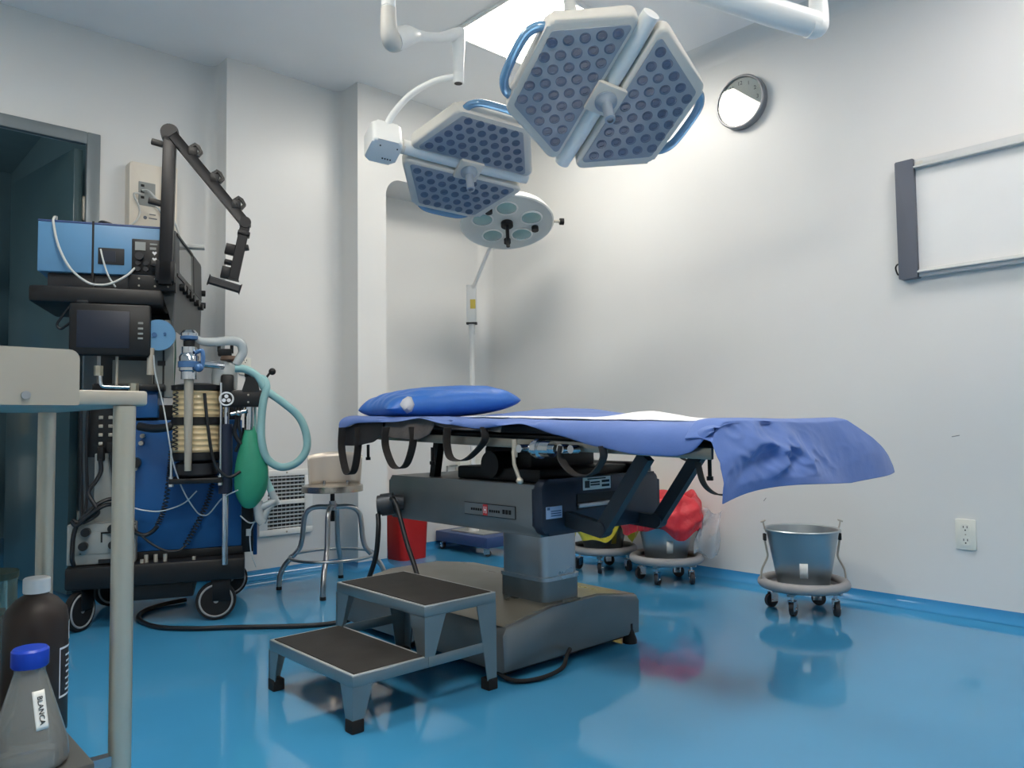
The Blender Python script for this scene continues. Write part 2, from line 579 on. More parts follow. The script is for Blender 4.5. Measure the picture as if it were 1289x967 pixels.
# ---------------------------------------------------------------- doorway and the corridor beyond it
f = MB()
f.b2((0.985, 4.10, 0), (1.045, 4.135, 2.25), 0.004)
f.b2((0.05, 4.10, 2.19), (0.985, 4.135, 2.25), 0.004)
f.b2((0.05, 4.10, 0), (0.11, 4.135, 2.19), 0.004)
struct(f.build('trim_2', DOORF), 'grey metal frame around the doorway')
d = MB()
hx, hy = 0.978, 4.145
ang = math.radians(100)
dx, dy = math.cos(ang), math.sin(ang)
door = bpy.data.objects.new('door_1', None)
COL.objects.link(door)
door.location = (hx, hy, 0)
door.rotation_euler = (0, 0, math.radians(98))
struct(door, 'dark teal door leaf swung open into the corridor')
MB().b2((0, 0, 0.02), (0.84, 0.04, 2.17), 0.003).build('door_leaf', DOORG, door)
m = MB()
for z in (0.35, 1.88):
    m.b2((-0.012, -0.012, z - 0.06), (0.05, 0.0, z + 0.06), 0.002)
    m.cyl((-0.006, -0.006, z - 0.05), (-0.006, -0.006, z + 0.05), 0.009)
m.build('hinge', STEELW, door, split=True)
m = MB()
m.b2((0.72, -0.03, 1.0), (0.80, 0.0, 1.10), 0.004)
m.tube([(0.76, -0.02, 1.05), (0.76, -0.06, 1.05), (0.66, -0.06, 1.05)], 0.009)
m.build('handle', STEELW, door)

m = MB()
m.b2((-1.6, 6.8, 0), (1.2, 6.9, 2.75))
m.b2((1.12, 4.3, 0), (1.22, 6.8, 2.75))
m.b2((-1.7, 4.3, 0), (-1.6, 6.8, 2.75))
m.b2((-1.6, 4.3, 2.75), (1.2, 6.8, 2.85))
struct(m.build('wall_corridor', CORR), 'dim grey green corridor walls beyond the doorway')

t = thing('storage_rack', 'dim steel storage rack standing in the corridor beyond the doorway', 'rack', (0.35, 6.0, 0))
for sx in (-0.3, 0.3):
    for sy in (-0.2, 0.2):
        MB().box((sx, sy, 0.9), (0.03, 0.03, 1.8)).build('post', DOORF, t)
for z in (0.25, 0.72, 1.2, 1.7):
    MB().b2((-0.32, -0.22, z), (0.32, 0.22, z + 0.025), 0.003).build('shelf', DOORF, t)
for i, (x, y, z, s, mt, lb) in enumerate([
        (-0.14, -0.06, 0.745, (0.2, 0.22, 0.16), MBLUED, 'small blue carton on the corridor rack, middle shelf'),
        (0.12, -0.06, 0.745, (0.2, 0.2, 0.22), CREAM, 'cream carton beside the small blue carton on the corridor rack'),
        (-0.1, -0.06, 1.225, (0.3, 0.22, 0.26), MBLUED, 'wide dark blue carton on the upper shelf of the corridor rack'),
        (0.1, -0.06, 0.275, (0.26, 0.22, 0.3), IVORY, 'pale carton on the bottom shelf of the corridor rack')]):
    o = MB().box((0, 0, s[2] / 2), s, None, 0.004).build('carton', mt)
    o.location = (0.35 + x, 6.0 + y, z)
    tag(o, lb, 'carton', 'cartons on the corridor rack')

# ---------------------------------------------------------------- ceiling lights (recessed panels): one in view, three unseen ones added as fill

def ceiling_panel(x, y, label, power=PANEL, warm=(255, 248, 236)):
    EM = mat('panel_diffuser_lit_%d' % round(x * 100 + y * 10), warm, 0.5, emit=power)
    t = thing('ceiling_light', label, 'ceiling light', (x, y, H), group='square ceiling light panels')
    m = MB()
    for a, b in (((-0.32, -0.32), (0.32, -0.298)), ((-0.32, 0.298), (0.32, 0.32)), ((-0.32, -0.298), (-0.298, 0.298)), ((0.298, -0.298), (0.32, 0.298))):
        m.b2((a[0], a[1], -0.014), (b[0], b[1], -0.001), 0.002)
    m.build('frame', WHITEP, t)
    MB().b2((-0.298, -0.298, -0.010), (0.298, 0.298, -0.002)).build('diffuser', EM, t)
    return t
ceiling_panel(2.65, 2.655, 'bright square ceiling light panel above the two surgical lamps')
ceiling_panel(2.66, 0.35, 'unseen fill light panel on the ceiling nearer the wall board', FILL2, (255, 246, 240))  # out of view, added as fill on the board side
ceiling_panel(0.45, 0.35, 'unseen fill light panel added above the open floor', FILL3)  # added out of view to fill the camera-facing sides
ceiling_panel(0.45, 2.30, 'unseen fill light panel added above the trolley and machine', FILL4)  # added out of view as weaker fill for the left side
def area(name, loc, size, power, col=(1, 1, 1), rot=(0, 0, 0)):
    l = bpy.data.lights.new(name, 'AREA')
    l.energy = power
    l.size = size
    l.color = col
    o = bpy.data.objects.new(name, l)
    COL.objects.link(o)
    o.location = loc
    o.rotation_euler = rot
    return o
l = bpy.data.lights.new('corridor_lamp', 'POINT')
l.energy = CORRIDOR
l.shadow_soft_size = 0.15
l.color = (0.85, 0.95, 1.0)
o = bpy.data.objects.new('corridor_lamp', l)
COL.objects.link(o)
o.location = (-1.2, 5.0, 1.4)

wd = bpy.data.worlds.new('world')
SC.world = wd
wd.use_nodes = True
wd.node_tree.nodes['Background'].inputs['Color'].default_value = (0.6, 0.65, 0.7, 1)
wd.node_tree.nodes['Background'].inputs['Strength'].default_value = 0.1
SC.view_settings.view_transform = 'Standard'
SC.view_settings.look = 'None'
SC.view_settings.gamma = 1.0
SC.view_settings.exposure = EXPOSURE
SC.view_settings.use_curve_mapping = False
SC.cycles.max_bounces = 10
SC.cycles.diffuse_bounces = 5
SC.cycles.glossy_bounces = 5
SC.cycles.transmission_bounces = 8
SC.cycles.transparent_max_bounces = 8
SC.cycles.sample_clamp_indirect = 6.0
SC.cycles.caustics_reflective = False
SC.cycles.caustics_refractive = False
SC.cycles.use_denoising = True

# ---------------------------------------------------------------- on the right wall: clock, board, outlet
t = thing('wall_clock', 'round silver-rimmed wall clock with glass glaring white', 'clock', (XR, 2.018, 2.425), M=basis((0, -1, 0), (0, 0, 1), (XR - 0.001, 2.018, 2.425)))
MB().lathe([(0, 0), (0.133, 0), (0.136, 0.006), (0.136, 0.04), (0.131, 0.046), (0.125, 0.046), (0.123, 0.030), (0.123, 0.012), (0, 0.012)], 56).build('rim', mat('clock_rim', (128, 130, 134), 0.35, 0.3, noise=0.05), t)
MB().lathe([(0, 0.0125), (0.122, 0.0125), (0.122, 0.031), (0, 0.031)], 48).build('dial', mat('clock_dial', (236, 236, 238), 0.6, noise=0.02), t)
for i in range(1, 13):
    a = PI / 2 - i * PI / 6
    text(str(i), 0.028, GREYDK, 'numeral', t, Matrix.Translation((0.096 * math.cos(a), 0.096 * math.sin(a), 0.0318)))
m = MB(); m.bar((0, -0.012, 0.034), (-0.035, 0.045, 0.034), 0.007, 0.002); m.build('hour_hand', INK, t)
m = MB(); m.bar((0.01, -0.01, 0.0362), (-0.05, -0.065, 0.0362), 0.005, 0.002); m.build('minute_hand', INK, t)
MB().lathe([(0, 0.038), (0.1225, 0.038), (0.1225, 0.041), (0, 0.041)], 56).build('glass', CGLASS, t)

t = thing('wall_board', 'white wall board with slate grey end cap and pale metal rails', 'board', (XR, 1.28, 1.65), M=basis((0, -1, 0), (0, 0, 1), (XR - 0.001, 1.28, 1.657)))
MB().b2((0.01, -0.24, 0), (0.98, 0.24, 0.022)).build('panel', BOARD, t)
MB().prism(rrect(0, -0.255, 0.076, 0.256, 0.004), 0, 0.045, None, 0.003).build('end_cap', GREYDK, t)
MB().prism(rrect(0.92, -0.255, 0.996, 0.256, 0.004), 0, 0.045, None, 0.003).build('end_cap', GREYDK, t)
m = MB(); m.b2((0.076, 0.218, 0.0), (0.92, 0.252, 0.038), 0.004); m.b2((0.076, 0.212, 0.0), (0.92, 0.222, 0.05), 0.003); m.build('top_rail', ALU, t)
m = MB(); m.b2((0.076, -0.252, 0.0), (0.92, -0.218, 0.034), 0.004); m.b2((0.076, -0.238, 0.0), (0.92, -0.228, 0.052), 0.003); m.build('bottom_rail', ALU, t)
MB().b2((0.083, 0.228, 0.0375), (0.112, 0.240, 0.0392)).build('badge', GREYP, t)
MB().tube([(0.004, -0.185, 0.02), (-0.012, -0.185, 0.022), (-0.02, -0.20, 0.022), (-0.012, -0.228, 0.02), (0.004, -0.232, 0.02)], 0.0035, 8, k=5).build('hanging_loop', RUBBER, t)

def outlet(M, label, w=0.075, h=0.122):
    t = thing('power_outlet', label, 'outlet', M=M)
    MB().prism(rrect(-w / 2, -h / 2, w / 2, h / 2, 0.006), 0, 0.008, None, 0.003).build('cover_plate', IVORY, t)
    for s in (-1, 1):
        MB().prism(rrect(-0.017, s * 0.026 - 0.017, 0.017, s * 0.026 + 0.017, 0.012), 0.004, 0.0098).build('socket', IVORY, t)
        m = MB()
        for sx in (-0.007, 0.007):
            m.b2((sx - 0.0015, s * 0.026, 0.009), (sx + 0.0015, s * 0.026 + 0.009, 0.0102))
        m.cyl((0, s * 0.026 - 0.008, 0.009), (0, s * 0.026 - 0.008, 0.0102), 0.003, n=10)
        m.build('slot_pattern', INK, t)
    MB().cyl((0, 0, 0.006), (0, 0, 0.0092), 0.003, n=10).build('screw', STEELW, t)
    return t
outlet(basis((0, -1, 0), (0, 0, 1), (XR - 0.0005, 1.074, 0.330)), 'ivory double power outlet low on the right wall')
outlet(basis((1, 0, 0), (0, 0, 1), (1.716, 3.9495, 1.125)), 'small white outlet on the back wall behind the anaesthesia hoses', 0.066, 0.09)

# scuffs on the right wall
def scuff(y, z, ln, ang, label):
    o = MB().b2((-ln / 2, -0.0018, 0), (ln / 2, 0.0018, 0.0010), 0.0008).build('scuff_mark', GREYBOX)
    o.matrix_world = basis((0, -math.cos(ang), math.sin(ang)), (0, math.sin(ang), math.cos(ang)), (XR - 0.0002, y, z))
    return struct(o, label)

scuff(1.098, 0.73, 0.03, 0.2, 'short grey scuff on the right wall under the board')
scuff(1.964, 0.415, 0.022, 0.9, 'small grey scuff on the right wall beside the foot drape')
# ---------------------------------------------------------------- on the back wall
t = thing('air_vent', 'white louvred air vent low on the back wall behind the stool', 'vent', M=basis((1, 0, 0), (0, 0, 1), (1.952, 3.9495, 0.392)))
m = MB()
for lo, hi in (((-0.155, -0.175), (0.155, -0.142)), ((-0.155, 0.142), (0.155, 0.175)), ((-0.155, -0.142), (-0.108, 0.142)), ((0.108, -0.142), (0.155, 0.142)), ((-0.108, -0.012), (0.108, 0.012))):
    m.b2((lo[0], lo[1], 0), (hi[0], hi[1], 0.014), 0.002)
m.build('frame', WHITEP, t)
MB().b2((-0.11, -0.145, 0.0005), (0.11, 0.145, 0.002)).build('cavity', INK, t)
for i in range(14):
    z = -0.132 + i * 0.0203
    if abs(z) < 0.012:
        continue
    MB().box((0, z, 0.008), (0.216, 0.009, 0.0015), (0.5, 0, 0)).build('louvre', WHITEP, t)
m = MB()
for i in range(9):
    m.b2((-0.097 + i * 0.024, -0.142, 0.002), (-0.0955 + i * 0.024, 0.142, 0.005))
m.build('grille_pattern', GREYP, t)
for y in (-0.16, 0.16):
    MB().cyl((0, y, 0.01), (0, y, 0.0165), 0.005, n=10).build('screw', STEELW, t)

t = thing('wall_device', 'beige electrical box on the wall above the blue machine', 'wall box', M=basis((1, 0, 0), (0, 0, 1), (1.275, 4.1195, 1.97)))
MB().prism(rrect(-0.11, -0.20, 0.10, 0.165, 0.012), 0, 0.07, None, 0.008).build('housing', BEIGE, t)
MB().prism(rrect(0.045, -0.20, 0.115, 0.175, 0.008), 0, 0.085, None, 0.005).build('side_cover', BEIGE, t)
MB().b2((-0.068, -0.05, 0.069), (0.012, 0.07, 0.073), 0.002).build('socket_plate', GREYBOX, t)
m = MB()
for y in (0.05, 0.02, -0.01):
    m.b2((-0.058, y - 0.006, 0.072), (-0.042, y + 0.006, 0.0745))
m.build('socket_slot', INK, t, split=True)
MB().cyl((-0.035, -0.11, 0.07), (-0.035, -0.11, 0.0715), 0.009, n=14).build('round_mark', GREYDK, t)
m = MB(); m.b2((-0.015, -0.092, 0.07), (0.015, -0.087, 0.0713)); m.b2((-0.018, -0.112, 0.07), (0.022, -0.107, 0.0713)); m.build('printed_marking', GREYDK, t)
m = MB()
m.tube([(-0.05, 0.0, 0.09), (-0.09, -0.005, 0.11), (-0.10, -0.02, 0.11), (-0.07, -0.08, 0.1), (-0.085, -0.14, 0.1), (-0.14, -0.19, 0.1), (-0.18, -0.21, 0.1)], 0.005, 8, k=6)
m.tube([(-0.05, 0.025, 0.075), (-0.03, 0.01, 0.12), (0.03, -0.06, 0.13), (0.09, -0.13, 0.13), (0.12, -0.21, 0.13)], 0.006, 8, k=6)
m.tube([(-0.01, -0.035, 0.075), (0.02, -0.07, 0.11), (0.07, -0.17, 0.12), (0.06, -0.21, 0.12)], 0.005, 8, k=6)
m.tube([(-0.08, -0.19, 0.09), (0.0, -0.165, 0.11), (0.08, -0.18, 0.11), (0.09, -0.21, 0.11)], 0.005, 8, k=6)
m.build('cable', CABLEW, t, split=True)

t = thing('gas_outlet_box', 'pale box with small pipes low in the wall niche behind the table', 'outlet box', M=basis((1, 0, 0), (0, 0, 1), (3.2, 4.0695, 0.49)))
MB().b2((0.03, -0.06, 0), (0.24, 0.075, 0.05), 0.004).build('housing', IVORY, t)
m = MB()
m.tube([(-0.05, -0.22, 0.012), (-0.05, 0.04, 0.012), (-0.02, 0.04, 0.012), (0.03, 0.04, 0.02)], 0.006, 8)
m.tube([(-0.02, -0.22, 0.012), (-0.02, 0.0, 0.012), (0.03, 0.0, 0.02)], 0.006, 8)
m.build('pipe', GREYBOX, t, split=True)

# ---------------------------------------------------------------- red bin in the niche
t = thing('waste_bin', 'red plastic waste bin in the niche behind the table', 'bin', (2.715, 3.90, 0), math.radians(4))
m = MB()
o_, i_ = rrect(-0.115, -0.10, 0.115, 0.10, 0.05), rrect(-0.11, -0.095, 0.11, 0.095, 0.045)
def ringset(z, s, poly):
    return [m.bm.verts.new((x * s, y * s, z)) for x, y in poly]
R = [ringset(0.0, 0.86, o_), ringset(0.36, 1.0, o_), ringset(0.372, 1.05, o_), ringset(0.376, 1.04, o_), ringset(0.36, 1.0, i_), ringset(0.006, 0.86, i_)]
for A, B in zip(R, R[1:]):
    for j in range(len(A)):
        m.bm.faces.new((A[j], A[(j + 1) % len(A)], B[(j + 1) % len(A)], B[j]))
m.bm.faces.new(R[0][::-1]); m.bm.faces.new(R[-1])
m.build('body', RED, t)
m = MB(); m.b2((0.02, -0.104, 0.325), (0.085, -0.0945, 0.345)); m.build('label', LABELW, t)
from mathutils import noise as mnoise
from mathutils.bvhtree import BVHTree
# ---------------------------------------------------------------- operating table (long axis along y, foot end towards the camera)
TX = 1.95
t = table = thing('operating_table', 'dark steel operating table on a single column with a wide base', 'operating table', (TX, 1.9, 0))
# everything below is in table space: x = X - 1.95, y = Y - 1.9
m = MB()
# base shroud: arched end profile extruded along y
prof = [(-0.335, 0.03), (-0.34, 0.145), (-0.325, 0.168), (-0.12, 0.198), (0.12, 0.198), (0.325, 0.168), (0.34, 0.145), (0.335, 0.03)]
m.prism(prof, 0.10, -0.86, basis((1, 0, 0), (0, 0, 1), (0, 0, 0)), 0.008)
m.build('base_shroud', TSTEEL, t)
m = MB()
m.prism([(-0.330, 0.1700), (-0.12, 0.2030), (0.12, 0.2030), (0.330, 0.1700), (0.30, 0.16), (-0.30, 0.16)], 0.085, -0.845, basis((1, 0, 0), (0, 0, 1), (0, 0, 0)))
lab(m.build('base_top', mat('base_top_steel', (150, 146, 134), 0.34, 0.7, noise=0.15, nscale=6, rnoise=0.1), t), 'worn tan steel top of the base')
m = MB(); m.b2((-0.30, -0.07, 0.012), (0.30, 0.84, 0.05), 0.01); m.build('base_chassis', BLACKM, t)
for i, (sx, sy) in enumerate(((-0.27, -0.03), (0.29, -0.09), (-0.27, 0.80), (0.27, 0.80))):
    if i == 1:
        MB().lathe([(0, 0), (0.026, 0), (0.026, 0.012), (0.012, 0.05), (0.012, 0.07), (0, 0.07)], 18, Matrix.Translation((sx, sy, 0))).build('levelling_foot', RUBBER, t)
    else:
        m = MB(); m.cyl((sx - 0.015, sy, 0.035), (sx + 0.015, sy, 0.035), 0.035, n=22); m.build('base_wheel', RUBBER, t)
# column of two telescoped steel sleeves
m = MB()
m.prism(rrect(-0.12, -0.065, 0.06, 0.165, 0.03), 0.19, 0.2705); m.build('column_sleeve', TSTEEL, t)
m = MB()
m.prism(rrect(-0.115, -0.06, 0.055, 0.16, 0.028), 0.28, 0.47); m.prism(rrect(-0.123, -0.068, 0.063, 0.168, 0.03), 0.272, 0.284)
m.build('column', STEEL, t)
# tilt housing (the long box under the bed)
hz = Matrix.Rotation(math.radians(-1.2), 4, 'X')
m = MB()
m.prism(rrect(-0.22, 0.450, 0.63, 0.61, 0.02), -0.27, 0.27, basis((0, 1, 0), (0, 0, 1), (0, 0, 0)), 0.012)
m.build('tilt_housing', TSTEEL, t)
m = MB()
m.prism(rrect(-0.285, 0.455, 0.305, 0.628, 0.03), 0.18, 0.225, basis((1, 0, 0), (0, 0, 1), (0, 0, 0)), 0.015)
lab(m.build('end_cap', mat('dark_navy_metal', (44, 52, 66), 0.4, 0.35, noise=0.12, nscale=5), t), 'dark navy end cap of the housing')
m = MB()
m.b2((-0.13, -0.228, 0.525), (0.10, -0.222, 0.575)); lab(m.build('end_recess', INK, t), 'black slot in the end cap')
m = MB(); m.b2((-0.13, -0.236, 0.532), (0.02, -0.226, 0.546), 0.002); m.build('slot_bar', STEEL, t)
# plates on the end cap
m = MB(); m.b2((-0.10, -0.2275, 0.585), (0.035, -0.2245, 0.625)); pl = m.build('rating_plate', LABELW, t)
m = MB()
for k, (x0, x1, z0, z1) in enumerate(((-0.093, -0.07, 0.592, 0.615), (-0.066, -0.02, 0.606, 0.611), (-0.066, -0.02, 0.598, 0.603), (-0.01, 0.028, 0.606, 0.614), (-0.01, 0.028, 0.592, 0.60), (-0.08, 0.01, 0.618, 0.622))):
    m.b2((x0, -0.2282, z0), (x1, -0.2274, z1))
m.build('lettering', INK, pl)
m = MB(); m.b2((-0.27, -0.2275, 0.508), (-0.20, -0.2245, 0.545)); pl = m.build('service_label', LABELB, t)
m = MB()
m.b2((-0.266, -0.2282, 0.535), (-0.255, -0.2274, 0.543))
for z in (0.529, 0.522, 0.515):
    m.b2((-0.25, -0.2282, z), (-0.205, -0.2274, z + 0.003))
m.build('lettering', VBLUE, pl)
# maker strip on the long side: a red badge between two words
m = MB(); m.b2((-0.2722, -0.09, 0.497), (-0.2695, 0.165, 0.537)); st = m.build('name_strip', mat('strip_steel', (122, 128, 132), 0.42, 0.7, noise=0.08), t)
m = MB(); m.b2((-0.2729, -0.09, 0.536), (-0.2712, 0.165, 0.538)); m.b2((-0.2729, -0.09, 0.496), (-0.2712, 0.165, 0.498)); m.b2((-0.2729, -0.091, 0.497), (-0.2712, -0.089, 0.537)); m.build('strip_marking', BLACKM, st)
m = MB(); m.b2((-0.2732, 0.045, 0.499), (-0.2712, 0.068, 0.535)); m.build('red_badge', INKR, st)
m = MB()
m.b2((-0.2738, 0.050, 0.506), (-0.2722, 0.053, 0.528)); m.b2((-0.2738, 0.060, 0.506), (-0.2722, 0.063, 0.528)); m.b2((-0.2738, 0.050, 0.515), (-0.2722, 0.063, 0.519))
m.build('badge_mark', INKW, st)
m = MB()
for y0 in [0.075 + i * 0.012 for i in range(5)]:
    m.b2((-0.2730, y0, 0.512), (-0.2712, y0 + 0.008, 0.520))
for y0 in [-0.015 + i * 0.011 for i in range(5)]:
    m.b2((-0.2730, y0, 0.511), (-0.2712, y0 + 0.007, 0.519))
for y0 in (-0.07, -0.055, -0.040):
    m.b2((-0.2730, y0, 0.510), (-0.2712, y0 + 0.011, 0.524))
m.build('lettering', BLACKM, st)
# upper carriage between housing and bed
m = MB()
m.b2((-0.22, -0.15, 0.61), (0.22, 0.27, 0.655), 0.008)
m.b2((-0.16, -0.05, 0.63), (0.16, 0.19, 0.725), 0.01)
m.cyl((-0.24, 0.07, 0.665), (0.24, 0.07, 0.665), 0.045, n=24)
m.build('carriage', BLACKM, t)
m = MB(); m.bar((-0.20, 0.43, 0.60), (-0.20, 0.40, 0.745), 0.03, 0.03); m.bar((0.20, 0.43, 0.60), (0.20, 0.40, 0.745), 0.03, 0.03); m.build('head_strut', BLACKM, t, split=True)
# bed, tilted slightly: foot end lower
bedM = Matrix.Translation((0, -0.85, 0.722)) @ Matrix.Rotation(math.radians(1.55), 4, 'X')
def bed(part_b2=None):
    pass
m = MB()
m.b2((-0.275, 0.02, 0.01), (0.275, 1.72, 0.026), 0.003)
o = m.build('bed_plate', BLACKM, t); o.matrix_local = bedM
for sx in (-1, 1):
    m = MB(); m.b2((sx * 0.32 - 0.006, 0.0, -0.014), (sx * 0.32 + 0.006, 1.60, 0.014), 0.002)
    for y in (0.1, 0.5, 0.9, 1.3, 1.55):
        m.cyl((sx * 0.27, y, 0.004), (sx * 0.318, y, 0.004), 0.009, n=12)
    o = m.build('side_rail', mat('rail_steel', (152, 150, 142), 0.34, 0.85, noise=0.08, nscale=9, stretch=(30, 1, 30)), t); o.matrix_local = bedM
m = MB()
for y0, y1 in ((0.02, 0.58), (0.59, 1.20), (1.21, 1.73)):
    m.b2((-0.285, y0, 0.028), (0.285, y1, 0.066), 0.015, 3)
o = m.build('mattress', MATTRESS, t); o.matrix_local = bedM
# struts from the end cap to the bed
m = MB()
m.bar((-0.17, -0.2, 0.505), (-0.17, -0.372, 0.478), 0.03, 0.045)
m.bar((-0.17, -0.36, 0.472), (-0.17, -0.535, 0.705), 0.03, 0.042)
m.cyl((-0.19, -0.365, 0.482), (-0.15, -0.365, 0.482), 0.024, n=18)
m.build('leg_strut', TDARK, t)
m = MB()
m.bar((0.20, -0.13, 0.472), (0.20, -0.30, 0.463), 0.03, 0.045)
m.bar((0.20, -0.29, 0.46), (0.20, -0.47, 0.70), 0.03, 0.042)
m.cyl((0.18, -0.295, 0.468), (0.22, -0.295, 0.468), 0.024, n=18)
m.build('leg_strut', TDARK, t)
m = MB(); m.b2((0.23, -0.20, 0.47), (0.305, 0.10, 0.66), 0.02); m.build('far_panel', TDARK, t)
# chrome crank clamp on the near rail
k = MB()
k.cyl((-0.335, -0.23, 0.728), (-0.385, -0.23, 0.728), 0.012, n=18)
k.cyl((-0.345, -0.255, 0.727), (-0.345, -0.33, 0.726), 0.024, n=20)
k.cyl((-0.345, -0.20, 0.727), (-0.345, -0.345, 0.727), 0.013, n=16)
k.cyl((-0.345, -0.27, 0.727), (-0.345, -0.285, 0.727), 0.03, n=20)
k.cyl((-0.345, -0.175, 0.727), (-0.345, -0.225, 0.727), 0.010, n=14)
k.cyl((-0.335, -0.38, 0.728), (-0.365, -0.38, 0.728), 0.014, n=16)
k.cyl((-0.335, -0.42, 0.728), (-0.365, -0.42, 0.728), 0.012, n=16)
cl = k.build('rail_clamp', CHROME, t)
k = MB()
k.cyl((-0.36, -0.185, 0.755), (-0.36, -0.185, 0.70), 0.009, n=12)
k.tube([(-0.365, -0.185, 0.72), (-0.372, -0.195, 0.68), (-0.365, -0.21, 0.635)], 0.006, 10)
k.ball((-0.365, -0.211, 0.63), 0.011)
k.build('crank', STEELW, cl)
# hand-control socket at the far end of the housing
k = MB()
k.cyl((-0.26, 0.545, 0.51), (-0.30, 0.575, 0.51), 0.03, n=22); k.cyl((-0.29, 0.57, 0.505), (-0.325, 0.60, 0.50), 0.042, n=26); k.cyl((-0.325, 0.60, 0.50), (-0.335, 0.609, 0.499), 0.037, n=26)
k.build('control_socket', TDARK, t)
for (y, z) in ((0.78, 0.695), (0.35, 0.69), (-0.62, 0.66)):
    k = MB(); k.cyl((0.02 if y < 0 else -0.27, y, z + 0.03), (0.02 if y < 0 else -0.27, y, z - 0.02), 0.006, n=12); k.cyl((0.02 if y < 0 else -0.27, y, z - 0.02), (0.02 if y < 0 else -0.27, y, z - 0.032), 0.010, n=12); k.build('rail_pin', BLACKM, t)

# ---------------------------------------------------------------- straps hanging from the near rail
def strap(y0, y1, ztop, zlow, label, skew=0.0):
    ym = (y0 + y1) / 2
    pts = [(-0.003, y0, ztop), (-0.004, y0 + 0.003, ztop - 0.45 * (ztop - zlow)), (-0.004, y0 + 0.25 * (y1 - y0) + skew, zlow + 0.1 * (ztop - zlow)), (0, ym + skew, zlow),
           (0.004, y0 + 0.78 * (y1 - y0) + skew, zlow + 0.12 * (ztop - zlow)), (0.006, y1, ztop - 0.4 * (ztop - zlow)), (0.005, y1 + 0.002, ztop)]
    o = MB().ribbon(pts, (1, 0.12, 0), 0.034, 0.0035, k=6).build('restraint_strap', STRAP)
    o.location = (1.597, 0, 0)
    tag(o, label, 'strap', 'dark restraint straps on the table rail')
    return o
strap(2.735, 2.63, 0.795, 0.61, 'dark strap loop hanging at the head end corner of the table')
strap(2.42, 2.262, 0.795, 0.645, 'dark strap loop hanging from the rail, second from the head end')
strap(2.05, 1.87, 0.792, 0.682, 'dark strap slung slanting under the rail, left of the chrome clamp', 0.03)
strap(1.52, 1.375, 0.738, 0.655, 'thin strap loop on the rail right of the chrome clamp')
o = MB().ribbon([(1.64, 1.10, 0.70), (1.64, 1.085, 0.65), (1.65, 1.062, 0.625), (1.672, 1.040, 0.620)], (0.5, 1, 0), 0.026, 0.0035, k=6).build('restraint_strap', STRAP)
tag(o, 'dark strap hanging under the foot end beside the blue drape', 'strap', 'dark restraint straps on the table rail')
o = MB().ribbon([(2.26, 1.60, 0.735), (2.26, 1.595, 0.69), (2.26, 1.56, 0.668), (2.26, 1.52, 0.672), (2.26, 1.50, 0.70), (2.26, 1.50, 0.735)], (1, 0, 0), 0.02, 0.0035, k=5).build('restraint_strap', STRAP)
tag(o, 'small strap loop on the far rail above the struts', 'strap', 'dark restraint straps on the table rail')

# ---------------------------------------------------------------- cloths on the bed
def lerp_table(tab, y):
    if y <= tab[0][0]:
        return tab[0][1]
    for (a, va), (b, vb) in zip(tab, tab[1:]):
        if y <= b:
            f = (y - a) / (b - a)
            f = f * f * (3 - 2 * f) * 0.5 + f * 0.5
            return va + (vb - va) * f
    return tab[-1][1]
def nz(x, y, s=1.0):
    return (math.sin(x * 7.1 * s + 1.3) * math.cos(y * 5.3 * s + 0.4) + 0.6 * math.sin(x * 13.7 * s + y * 11.3 * s) + 0.4 * math.sin(y * 23.1 * s - x * 9 * s)) / 2

# bed top height along Y (world)
def bedtop(Y):
    return 0.722 + (Y - 1.05) * math.tan(math.radians(1.55)) + 0.0685
EDGE = [(1.03, 0.775), (1.05, 0.765), (1.068, 0.745), (1.085, 0.728), (1.138, 0.714), (1.262, 0.716), (1.398, 0.735), (1.549, 0.766), (1.699, 0.802), (1.905, 0.786), (2.071, 0.803), (2.222, 0.826), (2.356, 0.814), (2.63, 0.812), (2.75, 0.792), (2.80, 0.79)]
def drape_xy(u, v):
    """u: 0 near side edge .. 1 far side edge, v: 0 foot edge .. 1 head edge"""
    Y = 1.03 + v * 1.75
    top = bedtop(Y) + 0.004 + 0.004 * max(0, nz(u * 3, Y * 2))
    ze = lerp_table(EDGE, Y)
    bulge = 0.012 * nz(Y * 2.2, 0.3)
    if u < 0.22:
        f = u / 0.22
        drop = top - ze
        x = 1.605 + (1.665 - 1.605) * (f ** 1.5) - (0.012 + bulge * 0.6) * math.sin(f * PI)
        if ze > top - 0.02:
            x = 1.60 + (1.665 - 1.60) * f
            z = ze + (top - ze) * f
        else:
            z = ze + drop * (1 - (1 - f) ** 1.9)
    elif u < 0.85:
        f = (u - 0.22) / 0.63
        x = 1.665 + f * 0.585
        z = top + 0.003 * nz(x * 5, Y * 3)
    else:
        f = (u - 0.85) / 0.15
        x = 2.25 + 0.05 * f + 0.01 * nz(Y * 3, 1)
        z = top - 0.09 * f ** 1.5
    return Vector((x, Y, z))
m = MB()
m.grid(drape_xy, 46, 90)
o = m.build('surgical_drape', DRAPE, angle=80, solid=0.0025, sub=1)
tag(o, 'blue drape sheet spread along the length of the operating table', 'drape')

